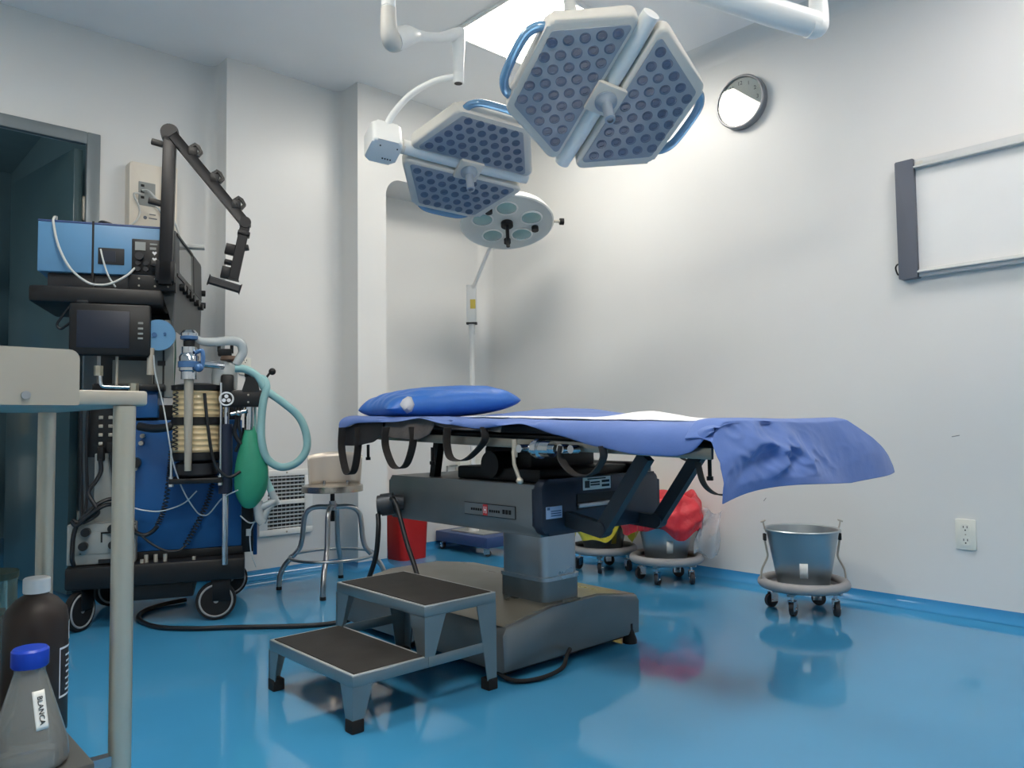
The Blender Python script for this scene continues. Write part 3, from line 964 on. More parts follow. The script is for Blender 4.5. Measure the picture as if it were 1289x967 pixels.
# foot cloth: hangs over the foot end and flares to the far corner
def foot(u, v):
    """u: 0 near corner .. 1 far corner, v: 0 on top .. 1 hanging edge"""
    xt = 1.600 + u * 0.695
    yt = 1.11 - 0.01 * u
    ww = min(1.0, u / 0.09)
    zt = 0.758 + (bedtop(1.11) + 0.012 - 0.758) * math.sin(ww * PI / 2)
    # hem line
    xh = 1.606 + u * 1.04
    yh = 1.012 - 0.035 * math.sin(u * PI) + 0.012 * math.sin(u * 13)
    zh = 0.604 + 0.023 * u + 0.020 * math.sin(min(1, u * 1.6) * PI) + 0.008 * math.sin(u * 9) * (1 - u)
    # shoulder
    xs = 1.602 + u * 0.73
    ys = 1.035 - 0.005 * u
    zs = zt - 0.014 + 0.004 * math.sin(u * 7)
    a, b, c_ = Vector((xt, yt, zt)), Vector((xs, ys, zs + 0.008)), Vector((xh, yh, zh))
    if v < 0.3:
        f = v / 0.3
        p = a.lerp(b, f)
        p.z += 0.006 * math.sin(f * PI)
    else:
        f = (v - 0.3) / 0.7
        p = b.lerp(c_, f)
        p.y -= 0.02 * math.sin(f * PI) * (0.6 + 0.4 * math.sin(u * 8))
        env = math.exp(-((u - 0.30) / 0.20) ** 2) * math.sin(min(1.0, f * 1.15) * PI) ** 0.7 + 0.12 * math.sin(f * PI)
        q = Vector((p.x * 9.0 - p.z * 4.0, p.z * 12.0 + p.x * 3.0, 0.7))
        cr = (abs(mnoise.noise(q)) - 0.25) * 0.060 + (abs(mnoise.noise(q * 2.3 + Vector((3, 1, 0)))) - 0.25) * 0.026
        p.y += cr * env
        p.z += 0.3 * cr * env
        p.x += 0.02 * f * (1 - f) * u * 6 * u
    return p
m = MB()
m.grid(foot, 110, 60)
o = m.build('foot_drape', DRAPE, angle=80, solid=0.0025, sub=1)
tag(o, 'crumpled blue drape hanging over the foot end of the table', 'drape')

# raised blue fold behind the pillow
def fold(u, v):
    Y = 1.72 + v * 0.68
    x = 1.98 + u * 0.30
    z = bedtop(Y) + 0.008 + 0.034 * math.sin(v * PI) ** 0.8 * math.sin(min(1, u * 1.15) * PI * 0.5) * (1 - 0.5 * max(0, u - 0.8) / 0.2)
    return Vector((x, Y, z + 0.003 * nz(x * 9, Y * 7)))
m = MB(); m.grid(fold, 16, 30)
o = m.build('folded_drape', DRAPE, angle=80, solid=0.004, sub=1)
tag(o, 'blue folded cloth lying raised on the table beside the pillow', 'drape')

# white draw sheet across the middle
def draw(u, v):
    Y = 1.18 + v * 0.98
    x = 1.74 + u * 0.48 - 0.05 * math.sin(v * 3)
    z = bedtop(Y) + 0.009 + 0.003 * abs(nz(x * 6, Y * 5)) + 0.024 * math.exp(-((Y - 1.56) / 0.08) ** 2) * math.exp(-((u - 0.75) / 0.3) ** 2)
    return Vector((x, Y, z))
m = MB(); m.grid(draw, 24, 40)
o = m.build('draw_sheet', SHEET, angle=80, solid=0.003, sub=1)
tag(o, 'white sheet lying creased across the middle of the blue drape', 'sheet')

# grey brown cloth flaps peeking out under the drape on the near side
def flap(y0, y1, ztab, label):
    def f(u, v):
        Y = y0 + u * (y1 - y0)
        zt = lerp_table(EDGE, Y) + 0.004
        zl = lerp_table(ztab, u)
        z = zt + (zl - zt) * v
        x = 1.617 - 0.012 * v * math.sin(u * PI) - 0.006 * math.sin(u * 14) * v
        return Vector((x, Y, z))
    m = MB(); m.grid(f, 30, 8)
    o = m.build('cloth_flap', GREYC if y0 < 2.7 else MATTRESS, angle=80, solid=0.003, sub=1)
    tag(o, label, 'cloth', 'grey cloth edges under the drape')
flap(2.78, 2.475, [(0, 0.722), (0.5, 0.722), (0.75, 0.735), (1.0, 0.76)], 'dark cloth edge hanging at the head end under the blue drape')
flap(2.46, 2.15, [(0, 0.762), (0.25, 0.752), (0.7, 0.748), (0.9, 0.765), (1.0, 0.79)], 'grey brown cloth edge below the pillow and drape peak')
flap(2.15, 1.80, [(0, 0.80), (0.3, 0.785), (0.7, 0.782), (1.0, 0.775)], 'narrow grey brown cloth edge left of the chrome clamp')

# pillow: plump along X
def pil(u, v):
    a = u * 2 * PI
    return None
m = MB()
nu, nv = 40, 28
def pil_pt(s, tt):
    """s,t in -1..1; returns half thickness"""
    e = (1 - abs(s) ** 3.0) * (1 - abs(tt) ** 3.0)
    return 0.066 * max(0, e) ** 0.48
top, bot = [], []
for i in range(nu + 1):
    s = -1 + 2 * i / nu
    top.append([]); bot.append([])
    for j in range(nv + 1):
        q = -1 + 2 * j / nv
        h = pil_pt(s, q)
        pin = 1 - 0.10 * (1 - abs(s) ** 2) * 0 - 0.12 * abs(s) ** 6 * (1 - abs(q))
        x = 0.302 * s * (1 - 0.05 * (1 - q * q)) 
        y = 0.215 * q * (1 - 0.05 * (1 - s * s)) * (1 - 0.25 * abs(s) ** 8)
        wr = 0.006 * math.sin(s * 17 + q * 5) * (abs(s) ** 2) + 0.003 * math.sin(q * 21 + s * 8)
        top[-1].append(m.bm.verts.new((x, y, h * 1.15 + (wr if 0 < i < nu and 0 < j < nv else 0))))
        bot[-1].append(m.bm.verts.new((x, y, -h * 0.8)) if 0 < i < nu and 0 < j < nv else top[-1][-1])
for i in range(nu):
    for j in range(nv):
        m.bm.faces.new((top[i][j], top[i + 1][j], top[i + 1][j + 1], top[i][j + 1]))
        q = [bot[i][j], bot[i][j + 1], bot[i + 1][j + 1], bot[i + 1][j]]
        if len(set(q)) == 4 and not all(a is b for a, b in zip(q, (top[i][j], top[i][j + 1], top[i + 1][j + 1], top[i + 1][j]))):
            try:
                m.bm.faces.new(q)
            except ValueError:
                pass
pw = m.build('pillow', PILLOW, angle=80, sub=1)
pw.location = (1.940, 2.545, 0.882)
pw.rotation_euler = (math.radians(0), math.radians(-3.5), math.radians(-12))
tag(pw, 'bright blue pillow lying across the head end of the table', 'pillow')
m = MB()
m.prism([(-0.02, -0.022), (0.006, -0.036), (0.016, -0.02), (0.016, 0.018), (0.004, 0.032), (-0.014, 0.02)], 0, 0.004, None)
m.bm.free()

# pale patch stuck on the near side of the pillow
bvh = BVHTree.FromPolygons([v.co[:] for v in pw.data.vertices], [p.vertices[:] for p in pw.data.polygons])
m = MB()
poly = [(-0.030, 0.004), (-0.016, 0.022), (0.004, 0.034), (0.016, 0.030), (0.018, 0.0), (0.010, -0.024), (-0.004, -0.030), (-0.020, -0.016)]
def stick(x, z):
    o_ = Vector((-0.222 + x * 1.1, -0.6, 0.008 + z * 0.95))
    h = bvh.ray_cast(o_, Vector((0, 1, 0)))
    if h[0] is None:
        h = bvh.find_nearest(Vector((o_.x, -0.19, o_.z)))
    return h[0] + h[1] * (0.0025 if h[1].y < 0 else -0.0025)
cv = m.bm.verts.new(stick(0, 0)); mid = [m.bm.verts.new(stick(x * 0.55, z * 0.55)) for x, z in poly]; rim = [m.bm.verts.new(stick(x, z)) for x, z in poly]
for i in range(len(poly)):
    j = (i + 1) % len(poly)
    m.bm.faces.new((cv, mid[i], mid[j])); m.bm.faces.new((mid[i], rim[i], rim[j], mid[j]))
m.build('pale_patch', mat('pillow_patch', (190, 192, 198), 0.6, noise=0.03), pw, solid=0.001)
# ---------------------------------------------------------------- double step stool
def leg_panel(m, x0, y0, ax, z_top, z_bot, w_top, w_bot, t=0.003, flip=1):
    """tapered plate leg face lying along axis ax ('x' or 'y') starting at the corner x0,y0"""
    if ax == 'x':
        poly = [(0, z_top), (w_top * flip, z_top), (w_bot * flip, z_bot), (0, z_bot)]
        m.prism(poly, 0, t, basis((1, 0, 0), (0, 0, 1), (x0, y0, 0)))
    else:
        poly = [(0, z_top), (w_top * flip, z_top), (w_bot * flip, z_bot), (0, z_bot)]
        m.prism(poly, 0, t, basis((0, 1, 0), (0, 0, 1), (x0, y0, 0)))
t = thing('step_stool', 'two-step steel step stool with black rubber treads before the table', 'step stool', (1.07, 1.785, 0))
def tread(x0, x1, y0, y1, z, name, label):
    m = MB()
    m.b2((x0, y0, z - 0.03), (x1, y1, z), 0.0022, 3)
    o = m.build(name, GALV, t)
    lab(o, label)
    m = MB()
    for lo, hi in (((x0 + 0.001, y0 + 0.001), (x1 - 0.001, y0 + 0.010)), ((x0 + 0.001, y1 - 0.010), (x1 - 0.001, y1 - 0.001)), ((x0 + 0.001, y0 + 0.010), (x0 + 0.010, y1 - 0.010)), ((x1 - 0.010, y0 + 0.010), (x1 - 0.001, y1 - 0.010))):
        m.b2((lo[0], lo[1], z - 0.001), (hi[0], hi[1], z + 0.0022), 0.0008)
    m.build('edge_highlight', mat('edge_highlight_steel', (206, 208, 208), 0.3, 0.6, noise=0.03), o)  # edge highlight built as bright strips along the steel tread border
    MB().b2((x0 + 0.011, y0 + 0.011, z), (x1 - 0.011, y1 - 0.011, z + 0.004), 0.0015).build('rubber_mat', MATTE, o)
tread(0.0, 0.245, 0.0, 0.485, 0.148, 'lower_tread', 'lower steel tread')
tread(0.232, 0.50, 0.0, 0.485, 0.288, 'upper_tread', 'upper steel tread')
def leg(x, y, ztop, fx, fy, zb=0.03, foot=True, w=0.075):
    m = MB()
    wb = 0.035
    # two plates forming an angle
    m.prism([(0, ztop), (fx * w, ztop), (fx * wb, zb), (0, zb)], 0, 0.004 * fy, basis((1, 0, 0), (0, 0, 1), (x, y, 0)) if fy < 0 else basis((1, 0, 0), (0, 0, 1), (x, y + 0.004, 0)))
    m.prism([(fy * 0.0041, ztop), (fy * w, ztop), (fy * wb, zb), (fy * 0.0041, zb)], 0, 0.004, basis((0, 1, 0), (0, 0, 1), (x if fx > 0 else x - 0.004, y, 0)))
    o = m.build('leg', GALV, t)
    if foot:
        f = MB(); f.box((x + fx * 0.016, y + fy * 0.016, 0.0175), (0.038, 0.038, 0.035), None, 0.004); f.build('rubber_foot', RUBBER, o)
    return o
leg(0, 0, 0.1185, 1, 1, w=0.062); leg(0, 0.485, 0.1185, 1, -1, w=0.062)
leg(0.50, 0, 0.2585, -1, 1); leg(0.50, 0.485, 0.2585, -1, -1)
leg(0.232, -0.0005, 0.2585, 1, 1, 0.1475, False); leg(0.232, 0.4855, 0.2585, 1, -1, 0.1475, False)
for y in (0.0015, 0.4815):
    m = MB(); m.b2((0.2455, y - 0.0010, 0.118), (0.494, y + 0.0025, 0.1475), 0.001); m.build('side_rail', GALV, t)

# ---------------------------------------------------------------- revolving stool with a low back
t = thing('revolving_stool', 'steel revolving stool with a low curved back by the vent', 'stool', (1.95, 3.44, 0))
m = MB()
m.lathe([(0, 0.505), (0.10, 0.505), (0.135, 0.512), (0.148, 0.508), (0.15, 0.498), (0.15, 0.478), (0.146, 0.478), (0.144, 0.496), (0, 0.496)], 44)
m.build('seat', mat('stool_seat_steel', (178, 172, 162), 0.25, 0.9, noise=0.1, nscale=5), t)
m = MB(); m.cyl((0, 0, 0.33), (0, 0, 0.496), 0.011, n=18); m.build('screw_post', BLACKM, t)
m = MB(); m.cyl((0, 0, 0.385), (0, 0, 0.415), 0.024, n=20); m.cyl((0, 0, 0.415), (0, 0, 0.43), 0.017, n=20); m.cyl((0, 0, 0.488), (0, 0, 0.497), 0.05, n=24); m.build('hub', STEEL, t, split=True)
Rk = 0.162
ang0 = math.radians(-129)
for k in range(4):
    a = ang0 + k * PI / 2
    c_, s_ = math.cos(a), math.sin(a)
    pr = [(0.012, 0.40), (0.07, 0.402), (0.11, 0.392), (0.135, 0.36), (0.142, 0.31), (0.148, 0.25), (0.162, 0.20), (0.200, 0.155), (0.232, 0.12), (0.255, 0.07), (0.260, 0.012)]
    o = MB().tube([(r * c_, r * s_, z) for r, z in pr], 0.0125, 14, k=4).build('leg', STEEL, t)
    MB().cyl((0.260 * c_, 0.260 * s_, 0.0), (0.260 * c_, 0.260 * s_, 0.016), 0.014, n=14).build('foot_cap', RUBBER, o)
m = MB(); m.torus((0, 0, 0.163), 0.205, 0.0075, n=56, m=10); m.build('foot_ring', STEEL, t)
# curved back plate with a dark lower lip and two bolts
m = MB()
ba = math.atan2(0.72, 0.55)
def backp(u, v):
    a = ba + (u - 0.5) * 2.0
    r = 0.152 + 0.012 * v
    return Vector((r * math.cos(a), r * math.sin(a), 0.50 + v * (0.17 - 0.02 * abs(u - 0.5) ** 2 * 4)))
m.grid(backp, 24, 6)
m.build('backrest', mat('stool_back_steel', (196, 188, 178), 0.42, 0.6, noise=0.05, nscale=4, stretch=(1, 1, 0.2)), t, solid=0.003)
for u in (0.28, 0.72):
    a = ba + (u - 0.5) * 2.0
    MB().cyl((0.138 * math.cos(a), 0.138 * math.sin(a), 0.507), (0.138 * math.cos(a), 0.138 * math.sin(a), 0.522), 0.008, n=12).build('bolt', CHROME, t)

# ---------------------------------------------------------------- kick buckets on wheeled stands
def caster(parent, x, y, rz, z_top=0.085, r=0.029, body=CHROME):
    o = bpy.data.objects.new('caster', None)
    COL.objects.link(o)
    o.parent = parent
    o.location = (x, y, 0)
    o.rotation_euler = (0, 0, rz)
    m = MB(); m.cyl((0.012 - 0.009, 0, r), (0.012 + 0.009 - 0.0, 0, r), r, n=24)
    m.bm.verts.ensure_lookup_table()
    m = MB(); m.cyl((-0.009, -0.014, r), (0.009, -0.014, r), r, n=24); m.build('wheel', mat('grey_tyre', (52, 52, 56), 0.6, noise=0.08), o)
    m = MB()
    m.b2((-0.013, -0.024, r - 0.006), (-0.0105, 0.012, 2 * r + 0.006)); m.b2((0.0105, -0.024, r - 0.006), (0.013, 0.012, 2 * r + 0.006))
    m.b2((-0.013, -0.016, 2 * r + 0.003), (0.013, 0.014, 2 * r + 0.007)); m.cyl((0, 0, 2 * r + 0.005), (0, 0, z_top), 0.008, n=14)
    m.cyl((-0.015, -0.014, r), (0.015, -0.014, r), 0.006, n=12)
    m.build('fork', body, o)
    return o
def bucket_stand(x, y, rz, label, R=0.165):
    t = thing('bucket_stand', label, 'bucket stand', (x, y, 0), rz, 'wheeled bucket stands by the right wall')
    MB().torus((0, 0, 0.118), R, 0.0205, n=56, m=14).build('bumper_ring', GREYRING, t)
    m = MB(); m.lathe([(R - 0.006, 0.102), (R - 0.03, 0.098), (0.05, 0.096), (0, 0.096), (0, 0.101), (0.05, 0.101), (R - 0.03, 0.104), (R - 0.006, 0.125)], 48); m.build('tray', TRAY, t)
    m = MB()
    for a in (0.25 * PI, 0.75 * PI):
        m.bar((math.cos(a) * (R - 0.01), math.sin(a) * (R - 0.01), 0.088), (-math.cos(a) * (R - 0.01), -math.sin(a) * (R - 0.01), 0.088), 0.022, 0.010)
    m.build('cross_bar', STEEL, t, split=True)
    for k in range(4):
        a = 0.25 * PI + k * PI / 2
        caster(t, math.cos(a) * (R - 0.035), math.sin(a) * (R - 0.035), a * 1.7 + k)
    return t
def bucket(x, y, rz, label, handles=True):
    t = thing('bucket', label, 'bucket', (x, y, 0.1045), rz, 'steel kick buckets by the right wall')
    m = MB()
    m.lathe([(0, 0.0), (0.098, 0.0), (0.102, 0.004), (0.146, 0.232), (0.152, 0.237), (0.155, 0.234), (0.156, 0.238), (0.152, 0.242), (0.143, 0.238), (0.099, 0.006), (0, 0.006)], 48)
    m.build('pail', PAIL, t)
    if handles:
        m = MB()
        for s in (-1, 1):
            m.tube([(s * 0.15, 0, 0.225), (s * 0.158, 0, 0.25), (s * 0.162, 0, 0.268), (s * 0.152, 0, 0.275), (s * 0.172, 0.0, 0.268)], 0.0035, 8)
        m.build('ear', STEELW, t, split=True)
        m = MB()
        for s in (-1, 1):
            m.tube([(s * 0.155, 0, 0.215), (s * 0.158, 0, 0.20), (s * 0.150, 0, 0.15), (s * 0.148, 0, 0.12), (s * 0.172, 0, 0.07), (s * 0.178, 0, 0.03)], 0.0045, 8, k=4)
        m.build('bail_handle', STEELW, t, split=True)
        m = MB()
        for s in (-1, 1):
            m.box((s * 0.157, 0, 0.205), (0.012, 0.02, 0.03), None, 0.003)
        m.build('ear_clip', BLACK, t, split=True)
    return t
def sticker(b, ang, mt=LABELW, z0=0.05, h=0.062, w=0.032):
    sl = (0.146 - 0.102) / 0.228
    def f(u, v):
        z = z0 + v * h
        r = 0.102 + sl * (z - 0.004) + 0.0012
        a = ang + (u - 0.5) * w / r
        return Vector((r * math.cos(a), r * math.sin(a), z))
    m = MB(); m.grid(f, 5, 2)
    return m.build('sticker', mt, b, solid=0.0006)
RZ = math.atan2(-0.735, 0.677)      # picture-right direction on the floor
bucket_stand(3.13, 1.59, RZ + 0.15, 'wheeled bucket stand with grey ring, standing alone nearest the wall outlet')
b = bucket(3.13, 1.59, RZ + 0.05, 'open steel bucket with no bag in it, standing alone')
sticker(b, -PI / 2 - 0.30)
bucket_stand(3.235, 2.37, RZ + 0.3, 'wheeled bucket stand carrying the bucket with the red bag')
b = bucket(3.235, 2.37, RZ, 'steel bucket covered by a red bag', False)
sticker(b, -PI / 2 + 0.05)
bucket_stand(3.25, 2.80, RZ + 0.6, 'wheeled bucket stand carrying the bucket with the yellow bag, farthest back')
b = bucket(3.25, 2.80, RZ, 'steel bucket with a yellow bag, farthest back', False)
sticker(b, -PI / 2 + 0.5, LABELY, 0.05, 0.08, 0.03)

def bag(x, y, mt, label, top, spread, low, seed):
    rnd = random.Random(seed)
    ph = [rnd.uniform(0, 6.28) for _ in range(8)]
    m = MB()
    N, K = 64, 18
    rings = []
    for k in range(K + 1):
        f = k / K
        ring = []
        for i in range(N):
            a = 2 * PI * i / N
            w1 = math.sin(3 * a + ph[0]) * 0.5 + math.sin(5 * a + ph[1]) * 0.35 + math.sin(9 * a + ph[2] + f * 3) * 0.25
            w2 = math.sin(4 * a + ph[3]) * 0.6 + math.sin(7 * a + ph[4]) * 0.4
            if f < 0.3:      # inside
                g = f / 0.3
                r = 0.095 + 0.045 * g
                z = 0.06 + (0.245 + top - 0.06) * g
                r += 0.006 * w1 * g
            elif f < 0.5:    # over the rim
                g = (f - 0.3) / 0.2
                r = 0.14 + 0.035 * g + 0.016 * w1 * g + 0.006 * math.sin(23 * a + ph[5]) * g
                z = 0.245 + top * (1 + 0.3 * w2 * math.sin(g * PI)) + 0.02 * math.sin(g * PI)
            else:
                g = (f - 0.5) / 0.5
                r = 0.175 + spread * math.sin(g * PI * 0.6) * (1 + 0.25 * w1) + 0.016 * w1 - 0.03 * g * g + (0.007 * math.sin(19 * a + ph[6] + 2 * g) + 0.005 * math.sin(31 * a + ph[7] - 3 * g)) * (0.4 + g) + 0.006 * math.sin(g * 16 + 3 * a + ph[2])
                z = 0.245 + top - (top + low * (1 + 0.45 * w2)) * g
            ring.append(m.bm.verts.new((r * math.cos(a), r * math.sin(a), z)))
        rings.append(ring)
    for A, B in zip(rings, rings[1:]):
        for i in range(N):
            m.bm.faces.new((A[i], A[(i + 1) % N], B[(i + 1) % N], B[i]))
    o = m.build('waste_bag', mt, angle=80, sub=1)
    o.location = (x, y, 0.1015)
    return tag(o, label, 'bag', 'coloured waste bags in the buckets')
bag(3.235, 2.37, REDBAG, 'red waste bag bunched over the bucket under the foot end', 0.075, 0.045, 0.085, 3)
bag(3.25, 2.80, YELBAG, 'yellow waste bag folded over the rearmost bucket', 0.022, 0.035, 0.145, 5)
def clr(u, v):
    s_ = 0.15 + 0.115 * u - 0.03 * v * v + 0.012 * math.sin(v * 6 + u * 3)
    d_ = 0.07 + 0.018 * math.sin(u * 9 + v * 2) + 0.012 * math.sin(v * 8 + u * 5)
    return Vector((3.235 + s_ * math.cos(RZ) - d_ * 0.677, 2.37 + s_ * math.sin(RZ) - d_ * 0.735, 0.37 - v * 0.22 - 0.025 * u + 0.012 * math.sin(u * 8)))
m = MB(); m.grid(clr, 20, 14)
tag(m.build('plastic_wrapper', CLRBAG, angle=80, solid=0.001), 'clear plastic film hanging beside the red bag', 'film')

# ---------------------------------------------------------------- mobile examination lamp with five bulbs
t = thing('mobile_lamp', 'round white five-bulb examination lamp on a wheeled navy base', 'examination lamp', (3.16, 3.80, 0))
m = MB(); m.b2((-0.115, -0.26, 0.053), (0.20, 0.25, 0.118), 0.006); m.build('base', NAVY, t)
m = MB(); m.b2((-0.06, -0.16, 0.118), (0.16, 0.16, 0.126), 0.003); m.build('base_plate', GREYBOX, t)
for i, (sx, sy) in enumerate(((-0.09, -0.22), (0.17, -0.22), (-0.09, 0.20), (0.17, 0.20))):
    caster(t, sx, sy, 0.9 + i, 0.055, 0.020)
m = MB(); m.cyl((0, 0, 0.125), (0, 0, 0.16), 0.035, n=20); m.cyl((0, 0, 0.125), (0, 0, 1.46), 0.0155, n=20); m.build('pole', WHITEP, t)
m = MB(); m.cyl((0, 0, 1.385), (0, 0, 1.455), 0.021, n=20)
m.build('collar', WHITEP, t)
CR = Matrix.Rotation(math.radians(-42.7), 4, 'Z')
m = MB(); m.prism(rrect(-0.032, -0.028, 0.032, 0.028, 0.008), 1.455, 1.70, CR); c1 = m.build('counterweight_case', WHITEP, t)
m = MB(); m.prism(rrect(-0.035, -0.031, 0.035, 0.031, 0.008), 1.448, 1.458, CR); m.build('dark_band', CHAR, c1)
dirc = Vector((-0.68, -0.735, 0)).normalized()
m = MB(); m.prism([(-0.008, 1.545), (0.026, 1.545), (0.026, 1.605), (-0.008, 1.605)], 0.0278, 0.0290, basis((0.735, -0.68, 0), (0, 0, 1), (0, 0, 0)))
lb = m.build('yellow_label', LABELY, c1)
HC = Vector((3.02 - 3.16, 3.30 - 3.80, 1.982))
zv = Vector((-0.20, -0.27, -0.94)).normalized()   # the way the lamp shines
xv = Vector((0.735, -0.678, 0)); xv = (xv - zv * xv.dot(zv)).normalized()
yv = zv.cross(xv)
LM = Matrix((xv, yv, zv)).transposed().to_4x4(); LM.translation = HC
m = MB(); m.cyl((0, 0, 1.64), (-0.012, -0.03, 1.70), 0.010, n=12)
AE = LM @ Vector((0.27 * math.cos(math.radians(248)), 0.27 * math.sin(math.radians(248)), -0.02))
m.tube([(0, 0, 1.66), (-0.01, -0.05, 1.71), tuple(AE)], 0.0115, 14)
m.build('arm', WHITEP, t)
m = MB(); m.ball(tuple(AE), 0.02); m.box(tuple(AE + Vector((0.01, -0.01, -0.02))), (0.01, 0.01, 0.03)); m.build('arm_joint', GREYP, t)
m = MB()
m.lathe([(0, -0.115), (0.12, -0.11), (0.20, -0.085), (0.255, -0.045), (0.275, -0.012), (0.278, 0.0), (0.270, 0.006), (0.262, 0.0), (0.225, -0.004), (0, -0.004)], 64)
dish = m.build('lamp_dish', mat('old_enamel', (214, 217, 214), 0.35, noise=0.04), t); dish.matrix_local = LM
for k in range(5):
    a = math.radians(90 + k * 72)
    cx_, cy_ = 0.150 * math.cos(a), 0.150 * math.sin(a)
    m = MB(); m.lathe([(0, 0.006), (0.045, 0.004), (0.058, -0.002), (0.060, -0.004)], 28, Matrix.Translation((cx_, cy_, 0.002)))
    m.build('bulb_window', OXGLASS, dish)
    m = MB(); m.torus((cx_, cy_, 0.0), 0.061, 0.005, n=30, m=8); m.build('window_ring', WHITEP, dish)
for k in range(3):
    a = math.radians((126, -18, -90)[k])
    m = MB(); m.cyl((0.175 * math.cos(a), 0.175 * math.sin(a), -0.004), (0.175 * math.cos(a), 0.175 * math.sin(a), 0.022), 0.021, n=18); m.build('black_knob', BLACK, dish)
m = MB(); m.cyl((0, 0, -0.004), (0, 0, 0.02), 0.036, n=22); m.cyl((0, 0, 0.02), (0, 0, 0.16), 0.011, n=16); m.build('handle', BLACK, dish)
m = MB(); m.cyl((0.27, -0.04, -0.03), (0.315, -0.047, -0.03), 0.008, n=12); m.build('side_knob_stem', STEELW, dish)
m = MB(); m.cyl((0.315, -0.047, -0.03), (0.34, -0.051, -0.03), 0.02, n=18); m.build('side_knob', BLACK, dish)
# ---------------------------------------------------------------- surgical lights
def rounded(poly, r, n=5):
    out = []
    N = len(poly)
    for i in range(N):
        p0, p1, p2 = Vector(poly[i - 1]), Vector(poly[i]), Vector(poly[(i + 1) % N])
        d0, d1 = (p0 - p1).normalized(), (p2 - p1).normalized()
        rr = r[i] if isinstance(r, (list, tuple)) else r
        half = d0.angle(d1) / 2
        L = rr / math.tan(half)
        a, b = p1 + d0 * L, p1 + d1 * L
        c = p1 + (d0 + d1).normalized() * (rr / math.sin(half))
        a0 = math.atan2(a.y - c.y, a.x - c.x); a1 = math.atan2(b.y - c.y, b.x - c.x)
        da = (a1 - a0 + PI) % (2 * PI) - PI
        for k in range(n + 1):
            t_ = a0 + da * k / n
            out.append((c.x + rr * math.cos(t_), c.y + rr * math.sin(t_)))
    return out
def inside(poly, x, y):
    c = False
    n = len(poly)
    for i in range(n):
        x0, y0 = poly[i]; x1, y1 = poly[(i + 1) % n]
        if (y0 > y) != (y1 > y) and x < (x1 - x0) * (y - y0) / (y1 - y0) + x0:
            c = not c
    return c
def light_head(t, HM, hub_s=0.0):
    """petal head in the frame HM: x along the bar, z the way it shines"""
    for sy in (1, -1):
        g, w = 0.032, 0.281
        base = [(-0.291, g), (0.291, g), (0.156, w), (-0.156, w)]
        lens = [(-0.248, g + 0.014), (0.248, g + 0.014), (0.133, w - 0.020), (-0.133, w - 0.020)]
        if sy < 0:
            base = [(x, -y) for x, y in base][::-1]
            lens = [(x, -y) for x, y in lens][::-1]
        m = MB(); m.prism(rounded(base, 0.028), -0.058, 0.0, None, 0.012, 3)
        pet = m.build('petal', GREYP, t, angle=50); pet.matrix_local = HM
        m = MB(); m.prism(rounded(lens, 0.012), -0.002, 0.0035, None, 0.002)
        m.build('lens_panel', LENS, pet)
        m = MB(); m2 = MB(); m3 = MB()
        pit = 0.051
        shr = [(-0.240, g + 0.026), (0.240, g + 0.026), (0.128, w - 0.030), (-0.128, w - 0.030)]
        for j in range(7):
            y = g + 0.043 + j * 0.0425
            for i in range(-8, 9):
                x = (i + (0.5 if j % 2 else 0)) * pit
                if inside(shr, x, y):
                    M = Matrix.Translation((x, sy * y, 0.0035))
                    m.lathe([(0, 0.0004), (0.0085, 0.0004), (0.0085, 0.0020), (0.0115, 0.0020), (0.0115, 0.0004), (0.0145, 0.0004), (0.0165, 0.0012), (0.0175, 0.0004), (0.0175, -0.002)], 18, M)
                    m2.lathe([(0.0115, 0.0006), (0.0115, 0.0022), (0.0085, 0.0022), (0.0085, 0.0006)], 14, M @ Matrix.Translation((0.001, -0.002, 0)))
        m.build('cell_pattern', LENSD, pet)
        m2.bm.free()
        # grip on the outer edge
        y0 = sy * (w - 0.012)
        pts = [(-0.125, y0, -0.03), (-0.108, y0 + sy * 0.032, -0.03), (-0.06, y0 + sy * 0.052, -0.03), (0.06, y0 + sy * 0.052, -0.03), (0.108, y0 + sy * 0.032, -0.03), (0.125, y0, -0.03)]
        m = MB(); m.tube(pts, 0.0155, 14, k=6)
        gr = m.build('grip', GRIP, t); gr.matrix_local = HM
    # beam between the petals, hub plate and sterile handle
    m = MB(); m.tube([(-0.292, 0, -0.036), (-0.15, 0, -0.034), (0.15, 0, -0.034), (0.280, 0, -0.036)], [0.029, 0.031, 0.031, 0.027], 20, k=5)
    bm_ = m.build('beam', WHITEP, t); bm_.matrix_local = HM
    m = MB(); m.box((0, 0, 0.004), (0.105, 0.105, 0.022), (0, 0, 0.0), 0.005); m.cyl((0, 0, -0.02), (0, 0, 0.0), 0.03, n=24)
    hp = m.build('hub_plate', GREYP, t); hp.matrix_local = HM
    m = MB(); m.lathe([(0, 0.015), (0.036, 0.015), (0.036, 0.022), (0.028, 0.026), (0.024, 0.034), (0.017, 0.04), (0.016, 0.10), (0.0175, 0.104), (0.0165, 0.115), (0.010, 0.117), (0.009, 0.108), (0, 0.108)], 28)
    hd_ = m.build('handle', mat('handle_blue_grey', (150, 162, 176), 0.3, 0.2, noise=0.06), t); hd_.matrix_local = HM

def head_frame(c, b, y):
    b = Vector(b).normalized(); y = Vector(y)
    y = (y - b * y.dot(b)).normalized()
    z = b.cross(y)
    m = Matrix((b, y, z)).transposed().to_4x4()
    m.translation = Vector(c)
    return m
